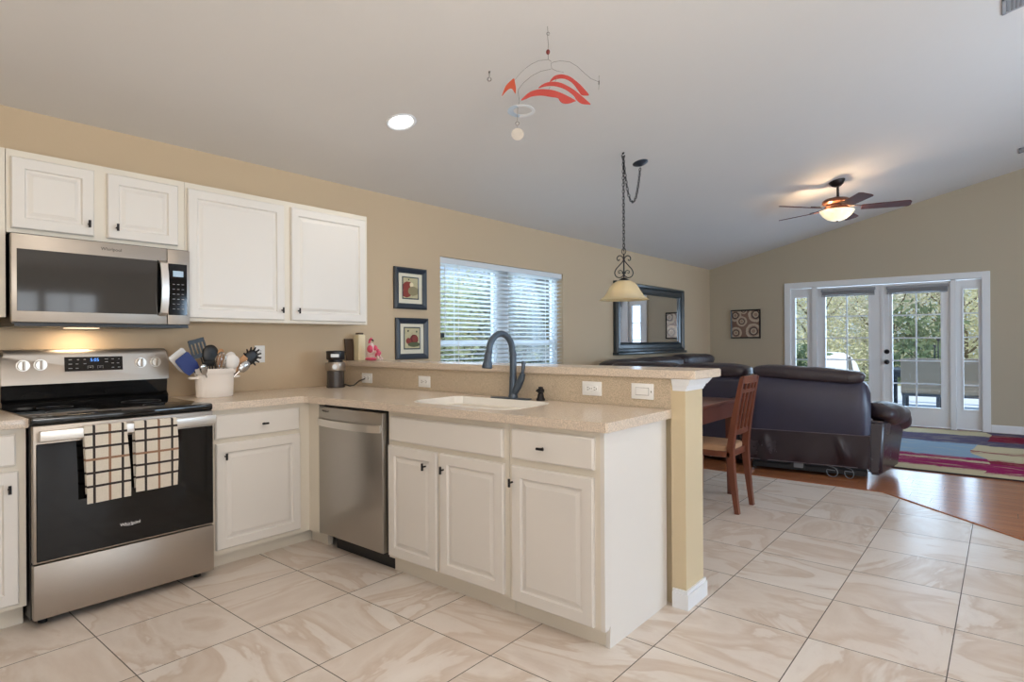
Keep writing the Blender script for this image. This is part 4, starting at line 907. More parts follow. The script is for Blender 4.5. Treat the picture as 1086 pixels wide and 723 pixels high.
for lab, y0, y1, z0, z1 in (('grey raised mini blind above the left french door glass', -1.735, -2.455, 1.885, 2.000), ('grey raised mini blind above the right french door glass', -2.590, -3.318, 1.880, 1.995)):
    t = thing('door_blind', lab, 'blinds', (FX, (y0 + y1) / 2, z0), group='raised blinds on the french doors')
    MB().box(FX - .012, FX + .024, y1, y0, z1 - .040, z1, .003).build('headrail', M['blindgrey'], t)
    q = MB()
    for i in range(9): q.box(FX - .010, FX + .022, y1 + .012, y0 - .012, z0 + .018 + i * .0062, z0 + .0215 + i * .0062)
    q.build('stacked_slats', M['blindgrey'], t); MB().box(FX - .010, FX + .022, y1 + .01, y0 - .01, z0, z0 + .015, .003).build('bottom_rail', M['blindgrey'], t)
    MB().cyl((FX - .014, y0 - .03, z0 + .02), (FX - .014, y0 - .03, z0 - .32), .003, n=6).build('tilt_wand', M['vinyl'], t)

# ------------------------------------------------------------------ ceiling lights
SL = math.atan(.237)
def can(label, x, y, power, group=None, color=(1.0, .94, .86)):
    t = thing('recessed_light', label, 'ceiling light', (x, y, zc(y)), group=group); nrm = Vector((0, -.237 if y > -4.3 else .237, -1)).normalized()
    X = Matrix.Translation((0, 0, 0)) @ nrm.to_track_quat('-Z', 'Y').to_matrix().to_4x4()
    q = MB(); q.lathe([(.098, 0), (.098, -.005), (.090, -.009), (.078, -.004), (.074, .0), (.098, .0)], n=36); bmesh.ops.transform(q.b, matrix=X, verts=q.b.verts[:]); q.build('trim_ring', M['ringwhite'], t, local=True)
    q = MB(); q.lathe([(0, -.006), (.050, -.006), (.077, -.002), (.077, .0), (0, .0)], n=32); bmesh.ops.transform(q.b, matrix=X, verts=q.b.verts[:]); q.build('bulb', M['lampdisc'], t, local=True)
    l = lamp('recessed_lamp', 'SPOT', nrm * .03, power, color, spot_size=2.5, spot_blend=.7, shadow_soft_size=.07); l.parent = t; l.rotation_euler = Vector((0, 0, -1)).to_track_quat('-Z', 'Y').to_euler()
    return t
can('lit recessed ceiling light over the corner of the countertop', 2.535, -.902, 13)

# ceiling fan
fx_, fy_ = 7.56, -2.45; fz = zc(fy_)
t = thing('ceiling_fan', 'five-blade wooden ceiling fan with lit bowl light', 'fan', (fx_, fy_, fz))
nrm = Vector((0, -.237, -1)).normalized(); X = Matrix.Translation((fx_, fy_, fz)) @ nrm.to_track_quat('-Z', 'Y').to_matrix().to_4x4()
q = MB(); q.lathe([(0, 0), (.085, 0), (.083, -.012), (.060, -.045), (.030, -.066), (0, -.068)], n=28); bmesh.ops.transform(q.b, matrix=X, verts=q.b.verts[:]); q.build('canopy', M['fanmetal'], t)
MB().cyl((fx_, fy_ - .01, fz - .05), (fx_, fy_ - .01, 2.83), .014, n=14).build('downrod', M['fanmetal'], t)
q = MB(); q.lathe([(0, 2.842), (.035, 2.842), (.055, 2.832), (.12, 2.820), (.150, 2.800), (.152, 2.775), (.135, 2.758), (.110, 2.752), (.110, 2.740), (.125, 2.735), (.125, 2.722), (.06, 2.716), (0, 2.716)], (fx_, fy_, 0), 36); q.build('motor_housing', M['copper'], t)
for k_ in range(5):
    th = math.radians(-24) + k_ * .4 * PI; d_ = Vector((.636, -.772, 0)) * math.cos(th) + Vector((.772, .636, 0)) * math.sin(th); s_ = Vector((-d_.y, d_.x, 0)); c0 = Vector((fx_, fy_, 2.735))
    pit = s_ * math.cos(.22) - Vector((0, 0, math.sin(.22)))
    def fn(u, v):
        r0 = .24 + .47 * u; wv = (.060 + .016 * u) * (1 if u < .93 else math.sqrt(max(.05, 1 - ((u - .93) / .085) ** 2)))
        return c0 + d_ * r0 + pit * wv * 2 * (v - .5) + Vector((0, 0, -.022))
    q = MB(); q.sheet(fn, 26, 2, .008); bl_ = q.build('blade', M['fanwood'], t)
    q = MB(); q.bar([c0 + d_ * .10 + Vector((0, 0, .006)), c0 + d_ * .16 - Vector((0, 0, .002)), c0 + d_ * .24 - Vector((0, 0, .015)), c0 + d_ * .31 - Vector((0, 0, .015))], [.030, .028, .05, .07], .007, tuple(pit)); q.build('blade_arm', M['fanmetal'], bl_)
q = MB(); q.lathe([(.10, 2.718), (.130, 2.712), (.134, 2.700), (.125, 2.694), (.06, 2.694), (.06, 2.718)], (fx_, fy_, 0), 36, closed=True); q.build('light_kit', M['copper'], t)
q = MB(); q.lathe([(0, 2.572), (.05, 2.578), (.10, 2.598), (.145, 2.635), (.172, 2.675), (.176, 2.690), (.170, 2.690), (.140, 2.640), (.096, 2.604), (.048, 2.584), (0, 2.579)], (fx_, fy_, 0), 40); q.build('bowl_light', M['bowl'], t)
MB().lathe([(0, 2.562), (.010, 2.564), (.014, 2.570), (.010, 2.577), (0, 2.577)], (fx_, fy_, 0), 16).build('finial', M['fanmetal'], t)
for i in range(3):
    a_ = .5 + i * 2 * PI / 3; l = lamp('fan_bulb', 'POINT', (.148 * math.cos(a_), .148 * math.sin(a_), 2.684 - fz), 5.5, (1.0, .72, .45), shadow_soft_size=.01); l.parent = t

# pendant over the dining table
px_, py_ = 4.42, -1.473; hz_ = zc(py_)
t = thing('pendant_lamp', 'wrought iron pendant lamp with cream bell shade', 'pendant', (px_, py_, hz_))
q = MB(); zr = 1.572
q.lathe([(.207, zr), (.195, zr + .006), (.165, zr + .028), (.140, zr + .065), (.118, zr + .105), (.090, zr + .138), (.055, zr + .157), (.03, zr + .164), (.03, zr + .158), (.052, zr + .150), (.085, zr + .131), (.112, zr + .100), (.133, zr + .060), (.160, zr + .022), (.192, zr + .001)], (px_, py_, 0), 48, closed=True); q.build('lamp_shade', M['shade'], t)
q = MB(); q.lathe([(0, zr + .185), (.02, zr + .182), (.034, zr + .170), (.045, zr + .164), (.045, zr + .160), (0, zr + .158)], (px_, py_, 0), 24); q.build('shade_cap', M['darkmetal'], t)
e1 = Vector((.636, -.772, 0)); e2 = Vector((0, 0, 1)); C0 = Vector((px_, py_, 0)); iron = MB()
def P2(a_, z_): return C0 + e1 * a_ + e2 * z_
iron.cyl(P2(0, zr + .17), P2(0, 1.955), .006, n=10)
for sg in (-1, 1):
    # heart-shaped main scroll with curled ends
    pts = []
    for i in range(9): a_ = PI * 1.6 - i / 8 * PI * 1.35; pts.append(P2(sg * (.030 + .017 * math.cos(a_)), 1.800 + .017 * math.sin(a_)))
    body = [(.018, 1.800), (.004, 1.785), (.012, 1.768), (.035, 1.757), (.062, 1.765), (.076, 1.793), (.066, 1.825), (.040, 1.855), (.014, 1.885), (.004, 1.905), (.010, 1.925), (.026, 1.938), (.044, 1.936), (.056, 1.920), (.052, 1.902), (.040, 1.900), (.036, 1.910)]
    cr = []
    bp = [P2(sg * a_, z_) for a_, z_ in body]
    for i in range(len(bp) - 1):
        p0, p1, p2, p3 = bp[max(i - 1, 0)], bp[i], bp[i + 1], bp[min(i + 2, len(bp) - 1)]
        for j in range(5):
            s_ = j / 5; cr.append(.5 * ((2 * p1) + (p2 - p0) * s_ + (2 * p0 - 5 * p1 + 4 * p2 - p3) * s_ ** 2 + (-p0 + 3 * p1 - 3 * p2 + p3) * s_ ** 3))
    iron.tube(cr, .0042, 8)
    iron.tube([P2(sg * a_, z_) for a_, z_ in ((.004, 1.790), (.012, 1.808), (.028, 1.818), (.044, 1.812), (.046, 1.798), (.036, 1.792), (.030, 1.800))], .0036, 8)
iron.build('scroll_bracket', M['darkmetal'], t)
def link(q, c, ax, flip, L=.034, wd=.011, r=.0026):
    ax = ax.normalized(); ref = Vector((0, 0, 1)) if abs(ax.z) < .9 else Vector((1, 0, 0)); a_ = ax.cross(ref).normalized(); b_ = ax.cross(a_)
    w_ = a_ if flip else b_
    q.tube([c + ax * (L / 2) * math.cos(2 * PI * i / 10) + w_ * wd * math.sin(2 * PI * i / 10) for i in range(10)], r, 5, closed=True)
def chain(q, pts, pitch=.028):
    acc = 0; k_ = 0
    for p0, p1 in zip(pts, pts[1:]):
        L = (p1 - p0).length; s_ = pitch - acc if acc else 0
        while s_ <= L: link(q, p0.lerp(p1, s_ / L), p1 - p0, k_ % 2); k_ += 1; s_ += pitch
        acc = (L - (s_ - pitch)) % pitch
q = MB(); link(q, P2(0, 1.975), Vector((0, 0, 1)), True, .05, .02, .003); chain(q, [P2(0, 1.995), P2(0, hz_ - .03)])
kx, ky = 4.752, -1.457; A_ = P2(0, hz_ - .045); B_ = Vector((kx, ky, zc(ky) - .035)); pts = []
for i in range(25):
    s_ = i / 24; p_ = A_.lerp(B_, s_); p_.z = A_.z + (B_.z - A_.z) * s_ - (1 - abs(2 * s_ - 1.0) ** 2.2) * .335; pts.append(p_)
chain(q, pts); q.tube([P2(.003, 1.96), P2(.003, hz_ - .04)] , .002, 6); q.tube([p_ + Vector((.003, 0, -.004)) for p_ in pts], .002, 6)
q.build('chain', M['darkmetal'], t)
q = MB(); q.cyl((px_, py_, hz_ + .004), (px_, py_, hz_ - .012), .012, .006, n=12); q.tube(arc((px_, py_, hz_ - .026), .014, PI * .5, PI * 2.2, 10, e1, e2), .003, 6); q.build('ceiling_hook', M['darkmetal'], t)
X = Matrix.Translation((kx, ky, zc(ky))) @ nrm.to_track_quat('-Z', 'Y').to_matrix().to_4x4()
q = MB(); q.lathe([(0, 0), (.068, 0), (.066, -.006), (.045, -.018), (.018, -.026), (0, -.036)], n=28); bmesh.ops.transform(q.b, matrix=X, verts=q.b.verts[:]); q.build('canopy', M['frameblack'], t)
l = lamp('pendant_bulb', 'POINT', (0, 0, zr + .075 - hz_), 3.0, (1.0, .86, .62), shadow_soft_size=.03); l.parent = t
MB().sq((px_, py_, zr + .085), (.028, .028, .036), 1, 1, 16, 10).build('bulb', plain('frosted_bulb', rgb(250, 246, 236), .3), t)

# ------------------------------------------------------------------ hanging mobile and spare hook
H = Vector((2.606, -2.023, zc(-2.023)))
t = thing('hanging_mobile', 'hanging mobile with red blades and a white ring', 'mobile', H)
def mp(X_, Y_, off=0.0): return H + e1 * ((X_ - 420) * .00098) + e2 * (-(Y_ - 30) * .00098) + Vector((.772, .636, 0)) * off
def blade(name, outline, mt, off0, off1, th=.0016):
    """closed plate outline in mobile coordinates, turned a little about the vertical"""
    xs = [p[0] for p in outline]; xa, xb = min(xs), max(xs)
    fr = [mp(x, y, off0 + (off1 - off0) * (x - xa) / (xb - xa)) for x, y in outline]; nn = Vector((.772, .636, 0)) * th
    q = MB(); A = [q.b.verts.new(p) for p in fr]; B = [q.b.verts.new(p + nn) for p in fr]; n = len(fr)
    f1 = q.b.faces.new(A); f2 = q.b.faces.new(B[::-1])
    for i in range(n): q.b.faces.new((A[i], B[i], B[(i + 1) % n], A[(i + 1) % n]))
    f1.normal_update(); f2.normal_update(); bmesh.ops.triangulate(q.b, faces=[f1, f2], ngon_method='EAR_CLIP'); bmesh.ops.recalc_face_normals(q.b, faces=q.b.faces[:]); return q.build(name, mt, t, smooth=False)
def smooth_loop(pts, n=6):
    out = []; k_ = len(pts)
    for i in range(k_):
        p0, p1, p2, p3 = [Vector((*pts[(i + j) % k_][:2], 0)) for j in (-1, 0, 1, 2)]
        if len(pts[i]) > 2 or len(pts[(i + 1) % k_]) > 2:
            pass
        for j in range(n):
            s_ = j / n; v = .5 * ((2 * p1) + (p2 - p0) * s_ + (2 * p0 - 5 * p1 + 4 * p2 - p3) * s_ ** 2 + (-p0 + 3 * p1 - 3 * p2 + p3) * s_ ** 3); out.append((v.x, v.y))
    return out
blade('red_blade', smooth_loop([(432, 325), (436, 312), (460, 288), (500, 278), (545, 288), (590, 318), (625, 350), (651, 380), (635, 386), (608, 384), (590, 362), (560, 325), (525, 305), (490, 302), (455, 312)]), M['mobilered'], .02, .06)
blade('red_blade', smooth_loop([(366, 377), (375, 364), (410, 343), (455, 335), (500, 342), (560, 370), (615, 410), (655, 444), (640, 448), (605, 446), (580, 430), (555, 400), (510, 372), (460, 360), (415, 362), (385, 370)]), M['mobilered'], -.02, .03)
blade('red_blade', smooth_loop([(270, 455), (285, 435), (320, 405), (365, 389), (410, 386), (455, 390), (510, 408), (569, 436), (560, 444), (530, 456), (500, 457), (482, 445), (470, 430), (430, 426), (380, 422), (330, 430), (295, 446)]), M['mobilered'], -.05, .0)
blade('orange_blade', smooth_loop([(166, 402), (172, 382), (188, 350), (215, 328), (233, 321), (238, 345), (243, 375), (241, 405), (234, 395), (222, 375), (205, 372), (185, 385)]), M['mobileorange'], .02, -.02)
q = MB()
q.tube([mp(418, 30), mp(420, 60), mp(418, 85), mp(422, 130), mp(420, 165), mp(421, 210)], .0012, 6)
q.tube(arc(mp(421, 70), .008, 0, 2 * PI * .9, 10, e1, e2), .0014, 6)
q.tube([mp(300, 256), mp(330, 235), mp(370, 217), mp(421, 212), mp(436, 220), mp(436, 234), mp(450, 225), mp(490, 218), mp(540, 226), mp(580, 250), mp(620, 288), mp(655, 318), mp(698, 336), mp(698, 300)], .0011, 6)
q.tube([mp(698, 330), mp(697, 350)], .003, 6); q.tube([mp(698, 350), mp(696, 378)], .0009, 6)
q.tube([mp(436, 234), mp(440, 262), mp(430, 265), mp(380, 275), mp(330, 300), mp(285, 338), mp(258, 372), mp(255, 388), mp(262, 440), mp(252, 470), mp(250, 545)], .0011, 6)
q.tube([mp(440, 262), mp(468, 274)], .0011, 6); q.tube([mp(300, 256), mp(268, 285), mp(235, 325)], .0008, 6); q.tube([mp(468, 274), mp(505, 282)], .0008, 6); q.tube([mp(470, 306), mp(455, 338)], .0008, 6); q.tube([mp(430, 362), mp(415, 388)], .0008, 6)
q.build('wires', M['wire'], t)
q = MB(); q.sq(mp(420, 170), (.011, .011, .014), 1, 1, 14, 10); q.build('bead', plain('dark_red_bead', rgb(120, 50, 46), .3), t)
q = MB(); tx = .075 / 2; a3 = Vector((.772, .636, 0))
def ring(a0, a1, mt, nm):
    q = MB(); N_ = 28
    cc = mp(272, 492)
    def fn(u, v):
        a_ = a0 + (a1 - a0) * u; ro = 1.0 - (.34 + .10 * math.cos(a_ - 2.6)) * v
        return cc + (e1 * math.cos(a_) * .074 + a3 * (math.sin(a_) * .060)) * ro + e2 * (-.011 * math.sin(a_) * ro)
    q.sheet(fn, N_, 1, .0018); return q.build(nm, mt, t)
ring(-PI * .62, PI * .55, M['ringwhite'], 'white_ring'); ring(PI * .55, PI * 1.38, M['ringblue'], 'blue_ring_end')
q = MB(); cc = mp(251, 620); q.tube([cc - a3 * .002, cc + a3 * .002], .033, 28); q.build('shell_disc', M['shell'], t)
q = MB(); q.tube(arc(mp(250, 560), .010, 0, 2 * PI, 12, e1, e2), .0016, 6); q.tube([mp(250, 570), mp(251, 588)], .001, 6); q.build('clasp', M['wire'], t)
hk = Vector((2.631, -1.58, zc(-1.58)))
q = MB(); q.cyl(hk + Vector((0, 0, .003)), hk - Vector((0, 0, .012)), .007, .003, n=10); q.tube([hk - Vector((0, 0, .01))] + arc(hk - Vector((0, 0, .045)), .011, PI * .5, PI * 2.3, 12, e1, e2), .0022, 6)
tag(q.build('ceiling_hook', M['wire']), 'empty swag hook in the ceiling left of the mobile', 'hook')
def vent(label, x, y, w, l):
    X = Matrix.Translation((x, y, zc(y))) @ nrm.to_track_quat('-Z', 'Y').to_matrix().to_4x4(); t = thing('ceiling_vent', label, 'vent', (x, y, zc(y)))
    q = MB()
    for a0, a1, c0, c1 in ((-w, w, -l, -l + .022), (-w, w, l - .022, l), (-w, -w + .022, -l, l), (w - .022, w, -l, l)): q.box(a0, a1, c0, c1, -.012, .0, .002)
    bmesh.ops.transform(q.b, matrix=X, verts=q.b.verts[:]); q.build('frame', M['blindgrey'], t)
    for i in range(6):
        c_ = -l + .035 + i * (2 * l - .07) / 5; q = MB(); q.frustum([(-w + .02, c_ - .010, -.002), (w - .02, c_ - .010, -.002), (w - .02, c_ - .007, -.002), (-w + .02, c_ - .007, -.002)], [(-w + .02, c_ + .007, -.013), (w - .02, c_ + .007, -.013), (w - .02, c_ + .010, -.013), (-w + .02, c_ + .010, -.013)])
        bmesh.ops.transform(q.b, matrix=X, verts=q.b.verts[:]); q.build('slat', M['blindgrey'], t)
    q = MB(); q.box(-w + .02, w - .02, -l + .02, l - .02, -.002, .004); bmesh.ops.transform(q.b, matrix=X, verts=q.b.verts[:]); q.build('duct_opening', M['black'], t)
vent('grey ceiling vent cut off at the right edge beyond the fan', 9.06, -4.13, .11, .09)
vent('grey ceiling vent cut off at the top right corner', 4.99, -3.99, .11, .09)

# ------------------------------------------------------------------ dining table and chair
tx0, tx1, ty0, ty1 = 3.97, 4.88, -2.240, -.70
t = thing('dining_table', 'reddish wood dining table behind the bar', 'table', (4.42, -1.47, 0))
MB().box(tx0, tx1, ty0, ty1, .735, .762, .005, 2).build('tabletop', M['tablewood'], t)
MB().box(tx0 + .015, tx1 - .015, ty0 + .015, ty1 - .015, .625, .735).build('apron', M['tablewood'], t)
for lx in (tx0 + .05, tx1 - .06):
    for ly in (ty0 + .04, ty1 - .05): MB().frustum([(lx - .018, ly - .018, 0), (lx + .018, ly - .018, 0), (lx + .018, ly + .018, 0), (lx - .018, ly + .018, 0)], [(lx - .028, ly - .028, .63), (lx + .028, ly - .028, .63), (lx + .028, ly + .028, .63), (lx - .028, ly + .028, .63)]).build('leg', M['tablewood'], t)
t = thing('dining_chair', 'reddish wood slat-back dining chair at the table end', 'chair', (4.46, -2.2, 0))
PY = lambda z: -2.395 - .045 * max(0, (.42 - z) / .42) ** 1.3 - .085 * max(0, (z - .45) / .52) ** 1.25
for cx in (4.285, 4.600):
    q = MB(); q.bar([(cx, PY(z / 100), z / 100) for z in (0, 10, 20, 30, 40, 46, 55, 65, 75, 85, 92, 97)], [.034, .036, .038, .042, .046, .046, .044, .042, .040, .038, .036, .030], [.032, .034, .038, .042, .046, .046, .042, .038, .034, .030, .028, .024]); q.build('back_leg', M['chairwood'], t)
for cx in (4.275, 4.610): MB().frustum([(cx - .016, -2.055, 0), (cx + .016, -2.055, 0), (cx + .016, -2.023, 0), (cx - .016, -2.023, 0)], [(cx - .022, -2.06, .42), (cx + .022, -2.06, .42), (cx + .022, -2.016, .42), (cx - .022, -2.016, .42)]).build('front_leg', M['chairwood'], t)
q = MB(); q.box(4.262, 4.623, -2.40, -2.005, .395, .440, .006, 2); q.build('seat_frame', M['chairwood'], t)
q = MB(); q.sq((4.443, -2.19, .452), (.180, .195, .030), .35, .35, 28, 12); q.build('seat_cushion', M['tanfabric'], t)
def rail(z0, z1, name, curve=.012):
    q = MB(); zm = (z0 + z1) / 2; q.bar([(4.30 + .285 * i / 8, PY(zm) - curve * math.sin(PI * i / 8), zm) for i in range(9)], z1 - z0, .020, (0, 0, 1)); return q.build(name, M['chairwood'], t)
rail(.925, .978, 'crest_rail'); rail(.858, .882, 'upper_rail'); rail(.555, .590, 'lower_rail')
for i in range(3):
    cx = 4.365 + i * .078; q = MB(); q.bar([(cx, PY(z) - .011, z) for z in (.580, .68, .78, .865)], [.030, .024, .024, .030], .012); q.build('slat', M['chairwood'], t)
    q = MB(); q.bar([(cx, PY(z) - .011, z) for z in (.875, .93)], .026, .012); q.build('short_slat', M['chairwood'], t)

# ------------------------------------------------------------------ sofas
t = thing('loveseat', 'dark brown leather recliner loveseat seen from behind', 'sofa', (5.93, -2.505, 0), math.radians(8.0))
def lb(q, name, mt, par=None, ang=.7): return q.build(name, mt, par or t, local=True, ang=ang)
q = MB(); q.box(.06, .72, -.47, .47, .025, .10); q.box(.03, .10, -.47, .47, .035, .075); q.box(.02, .06, .02, .14, .045, .10); base = lb(q, 'recliner_base', M['rubber'])
q = MB(); q.box(.012, .03, .03, .11, .055, .098, .003); lb(q, 'power_box', M['cable'], base)
q = MB()
for y_, s_ in ((-.17, 1), (-.31, .8)):
    q.tube([(.03, y_ + .02, .10)] + arc((-.012, y_ - .035 * s_, .052), 1, PI * .45, PI * 2.1, 18, (.02, .045 * s_, 0), (0, 0, .044)) + [(.05, y_ - .10, .05)], .0034, 7)
lb(q, 'cable', M['cable'], base)
def shell(u, v):  # outer back: gentle crown, rounded top corners
    y = .505 - 1.01 * u; e = abs(2 * u - 1); z = .395 + (.905 - .045 * u - .10 * max(0, (e - .86) / .14) ** 2 - .395) * v
    return (-.015 - .035 * math.sin(PI * (.15 + .75 * v)) + .07 * max(0, (e - .80) / .2) ** 2.4 + .05 * v ** 6, y, z)
q = MB(); q.sheet(shell, 40, 24, .06); lb(q, 'back_panel', M['leatherback'])
q = MB(); q.sq((.25, 0, .52), (.195, .505, .36), .30, .28, 36, 18); lb(q, 'backrest', M['leatherback'])
q = MB(); q.sq((.135, .005, .915), (.155, .475, .068), .6, .30, 44, 16, wob=.035, seed=3, rot=Matrix.Rotation(.055, 3, 'X')); lb(q, 'top_cushion', M['leather'])
def skirt(u, v):
    y = .50 - 1.0 * u; z = .395 - .290 * v; k_ = v
    wr = (.007 * math.sin(u * 38 + 2.2 * v + math.sin(u * 9)) + .006 * math.sin(u * 17 - 1.5 * v)) * k_ ** 1.4 * (.35 + .65 * math.sin(u * 4.4 + .6) ** 2)
    wr += .016 * math.exp(-((u - .74 - .10 * v) / .035) ** 2) * math.sin(PI * v) ** 2 + .012 * math.exp(-((u - .13 - .06 * v) / .03) ** 2) * math.sin(PI * v) ** 2
    return (-.035 + .035 * v - wr * 1.3, y, z)
q = MB(); q.sheet(skirt, 80, 20, .008); sk = lb(q, 'lower_skirt', M['leatherskirt'])
q = MB(); q.tube([(-.041, .50, .396), (-.041, -.50, .396), (-.012, -.497, .108), (-.012, .497, .108)], .0034, 6, closed=True); lb(q, 'piping', M['piping'], sk)
q = MB(); q.sq((.50, 0, .32), (.30, .46, .14), .4, .3, 30, 12, wob=.01, seed=5); lb(q, 'seat_cushion', M['leather'])
for sg in (-1, 1):
    q = MB(); yi, yo = sg * .480, sg * .580
    lo = [(.02, yi, .05), (.58, sg * .57, .05), (.58, sg * .715, .05), (.02, yo, .05)]; hi = [(.03, yi, .52), (.84, sg * .60, .50), (.84, sg * .785, .50), (.03, sg * .615, .52)]
    q.frustum(lo, hi); bmesh.ops.bevel(q.b, geom=q.b.edges[:], offset=.022, segments=3, affect='EDGES'); ar = lb(q, 'arm', M['leatherskirt'])
    rz_ = Matrix.Rotation(sg * .16, 3, 'Z')
    q = MB(); q.sq((.46, sg * .645, .555), (.42, .135, .100), .8, .6, 40, 18, wob=.05, seed=11 + sg, rot=rz_ @ Matrix.Rotation(.10, 3, 'Y') @ Matrix.Rotation(-sg * .18, 3, 'X')); lb(q, 'arm_pad', M['leather'], ar)
    q = MB(); q.sq((.74, sg * .70, .495), (.17, .125, .105), .85, .7, 28, 14, wob=.06, seed=21 + sg, rot=rz_ @ Matrix.Rotation(.5, 3, 'Y')); lb(q, 'arm_pad_front', M['leather'], ar)

t = thing('sectional_sofa', 'dark leather sectional sofa in the corner under the mirror', 'sofa', (7.5, -.6, 0))
q = MB(); q.box(6.03, 9.30, -.92, -.08, .04, .36, .03, 2); q.box(6.03, 6.90, -1.90, -.90, .04, .36, .03, 2); q.build('base', M['leatherskirt'], t)
for x0_, x1_, zt_ in ((6.20, 6.98, 1.005), (7.02, 8.12, 1.015), (8.16, 9.28, 1.035)):
    q = MB(); q.box(x0_, x1_, -.36, -.10, .30, .93, .07, 4); bk = q.build('wall_backrest', M['leatherback'], t)
    q = MB(); q.sq(((x0_ + x1_) / 2, -.26, zt_ - .10), ((x1_ - x0_) / 2 + .005, .17, .10), .65, .38, 36, 14, wob=.02, seed=int(x0_ * 10)); q.build('head_cushion', M['leather'], bk)
    q = MB(); q.sq(((x0_ + x1_) / 2, -.66, .44), ((x1_ - x0_) / 2, .30, .10), .4, .3, 28, 12, wob=.01, seed=2); q.build('seat_cushion', M['leather'], t)
q = MB(); q.box(6.02, 6.26, -1.935, -.40, .12, .885, .07, 4); rb = q.build('return_backrest', M['leatherback'], t)
for y0_, y1_ in ((-1.93, -1.18), (-1.16, -.42)):
    q = MB(); q.sq((6.15, (y0_ + y1_) / 2, .925), (.16, (y1_ - y0_) / 2 + .005, .072), .6, .38, 36, 14, wob=.03, seed=int(-y0_ * 10)); q.build('head_cushion', M['leather'], rb)
    q = MB(); q.sq((6.58, (y0_ + y1_) / 2, .44), (.30, (y1_ - y0_) / 2, .10), .4, .3, 28, 12, wob=.01, seed=4); q.build('seat_cushion', M['leather'], t)

# ------------------------------------------------------------------ rug
t = thing('area_rug', 'colourful abstract area rug before the french doors', 'rug', (8.3, -3.9, 0))
rx0, rx1, ry0, ry1 = 6.76, 9.93, -5.6, -2.35
q = MB(); q.box(rx0, rx1, ry0, ry1, .0005, .011, .002); o = q.build('pile', M['rug'], t); 
for v in o.data.vertices: v.co = Vector(v.co) + Vector((8.3, -3.9, 0))
o.location = (-8.3, 3.9, 0)
q = MB(); q.tube([(rx0, ry0, .006), (rx1, ry0, .006), (rx1, ry1, .006), (rx0, ry1, .006)], .008, 6, closed=True); q.build('binding', M['rugedge'], t)

# ------------------------------------------------------------------ outdoors
b = MB(); b.box(FX + .16, 19.5, -9.0, 3.0, -.25, -.05); struct(b.build('patio', M['patio'], smooth=False), 'pale concrete patio outside the french doors', 'patio')
b = MB(); b.box(-30, 70, -45, 60, -.5, -.26); struct(b.build('lawn', M['lawn'], smooth=False), 'dry lawn around the house', 'ground')
b = MB(); b.box(13.6, 13.75, -9, 3, 2.42, 2.60)
for y_ in (-5.4, 1.2): b.box(13.6, 13.75, y_ - .06, y_ + .06, -.05, 2.42)
struct(b.build('trim_4', M['cage'], smooth=False), 'dark screen enclosure beam over the patio', 'trim')
PZ = -.05
def patio_chair(label, loc, rz):
    t = thing('patio_chair', label, 'chair', loc, rz, group='wicker patio chairs')
    q = MB(); q.sheet(lambda u, v: (-.24 - .07 * v ** 1.4, -.275 + .55 * u, .37 + .58 * v + .012 * math.sin(PI * u)), 8, 10, -.045); q.build('backrest', M['wicker'], t, local=True)
    q = MB(); q.box(-.25, .27, -.275, .275, .37, .46, .02, 2); q.build('seat', M['wicker'], t, local=True)
    q = MB(); q.box(-.24, .25, -.265, .265, .33, .37); q.build('seat_frame', M['patioblack'], t, local=True)
    for ax_, ay_ in ((-.22, -.235), (-.22, .235), (.23, -.235), (.23, .235)): MB().box(ax_ - .022, ax_ + .022, ay_ - .022, ay_ + .022, 0, .335).build('leg', M['patioblack'], t, local=True)
    return t
pc = patio_chair('wicker patio chair seen from behind through the right french door', (12.25, -2.82, PZ), 0)
dup(pc, (12.25, -3.56, PZ), 'wicker patio chair behind the right sidelite window', rz=0.05)
dup(pc, (12.7, -1.93, PZ), 'wicker patio chair turned sideways behind the left french door', rz=-1.45)
t = thing('patio_table', 'dark patio table behind the wicker chairs', 'table', (13.3, -3.0, PZ))
MB().box(12.75, 13.85, -4.0, -2.15, .64, .69, .008).build('tabletop', M['patioblack'], t); MB().box(12.80, 13.80, -3.95, -2.2, .55, .64).build('apron', M['patioblack'], t)
for ax_ in (12.85, 13.75):
    for ay_ in (-3.9, -2.25): MB().box(ax_ - .04, ax_ + .04, ay_ - .04, ay_ + .04, PZ, .55).build('leg', M['patioblack'], t)
t = thing('grill', 'white covered grill outside the left french door', 'grill', (16.4, -.62, PZ))
q = MB(); q.lathe([(0, .98), (.25, .96), (.42, .86), (.54, .68), (.62, .45), (.66, .05), (.63, .05), (0, .06)], (16.4, -.62, PZ), 28, sx=.8, sy=1.0); q.build('cover', M['cover'], t)
for dx, dy in ((-.3, -.35), (.3, -.35), (-.3, .35), (.3, .35)): MB().cyl((16.4 + dx, -.62 + dy, PZ), (16.4 + dx, -.62 + dy, .02), .04, n=12).build('caster', M['black'], t)
for lab, x_, y_, h_ in (('shorter of the two thin candle holders on the patio table', 13.0, -2.945, 1.13), ('taller of the two thin candle holders on the patio table', 13.15, -2.985, 1.24)):
    t = thing('candle_holder', lab, 'candle holder', (x_, y_, .69), group='candle holders on the patio table')
    MB().cyl((x_, y_, .70), (x_, y_, h_ - .05), .010, n=8).build('stem', M['patioblack'], t); MB().cyl((x_, y_, h_ - .05), (x_, y_, h_), .014, .032, n=12).build('cup', M['patioblack'], t)
    MB().lathe([(0, 0), (.055, 0), (.055, .01), (.015, .04), (0, .04)], (x_, y_, .691), 16).build('foot', M['patioblack'], t)
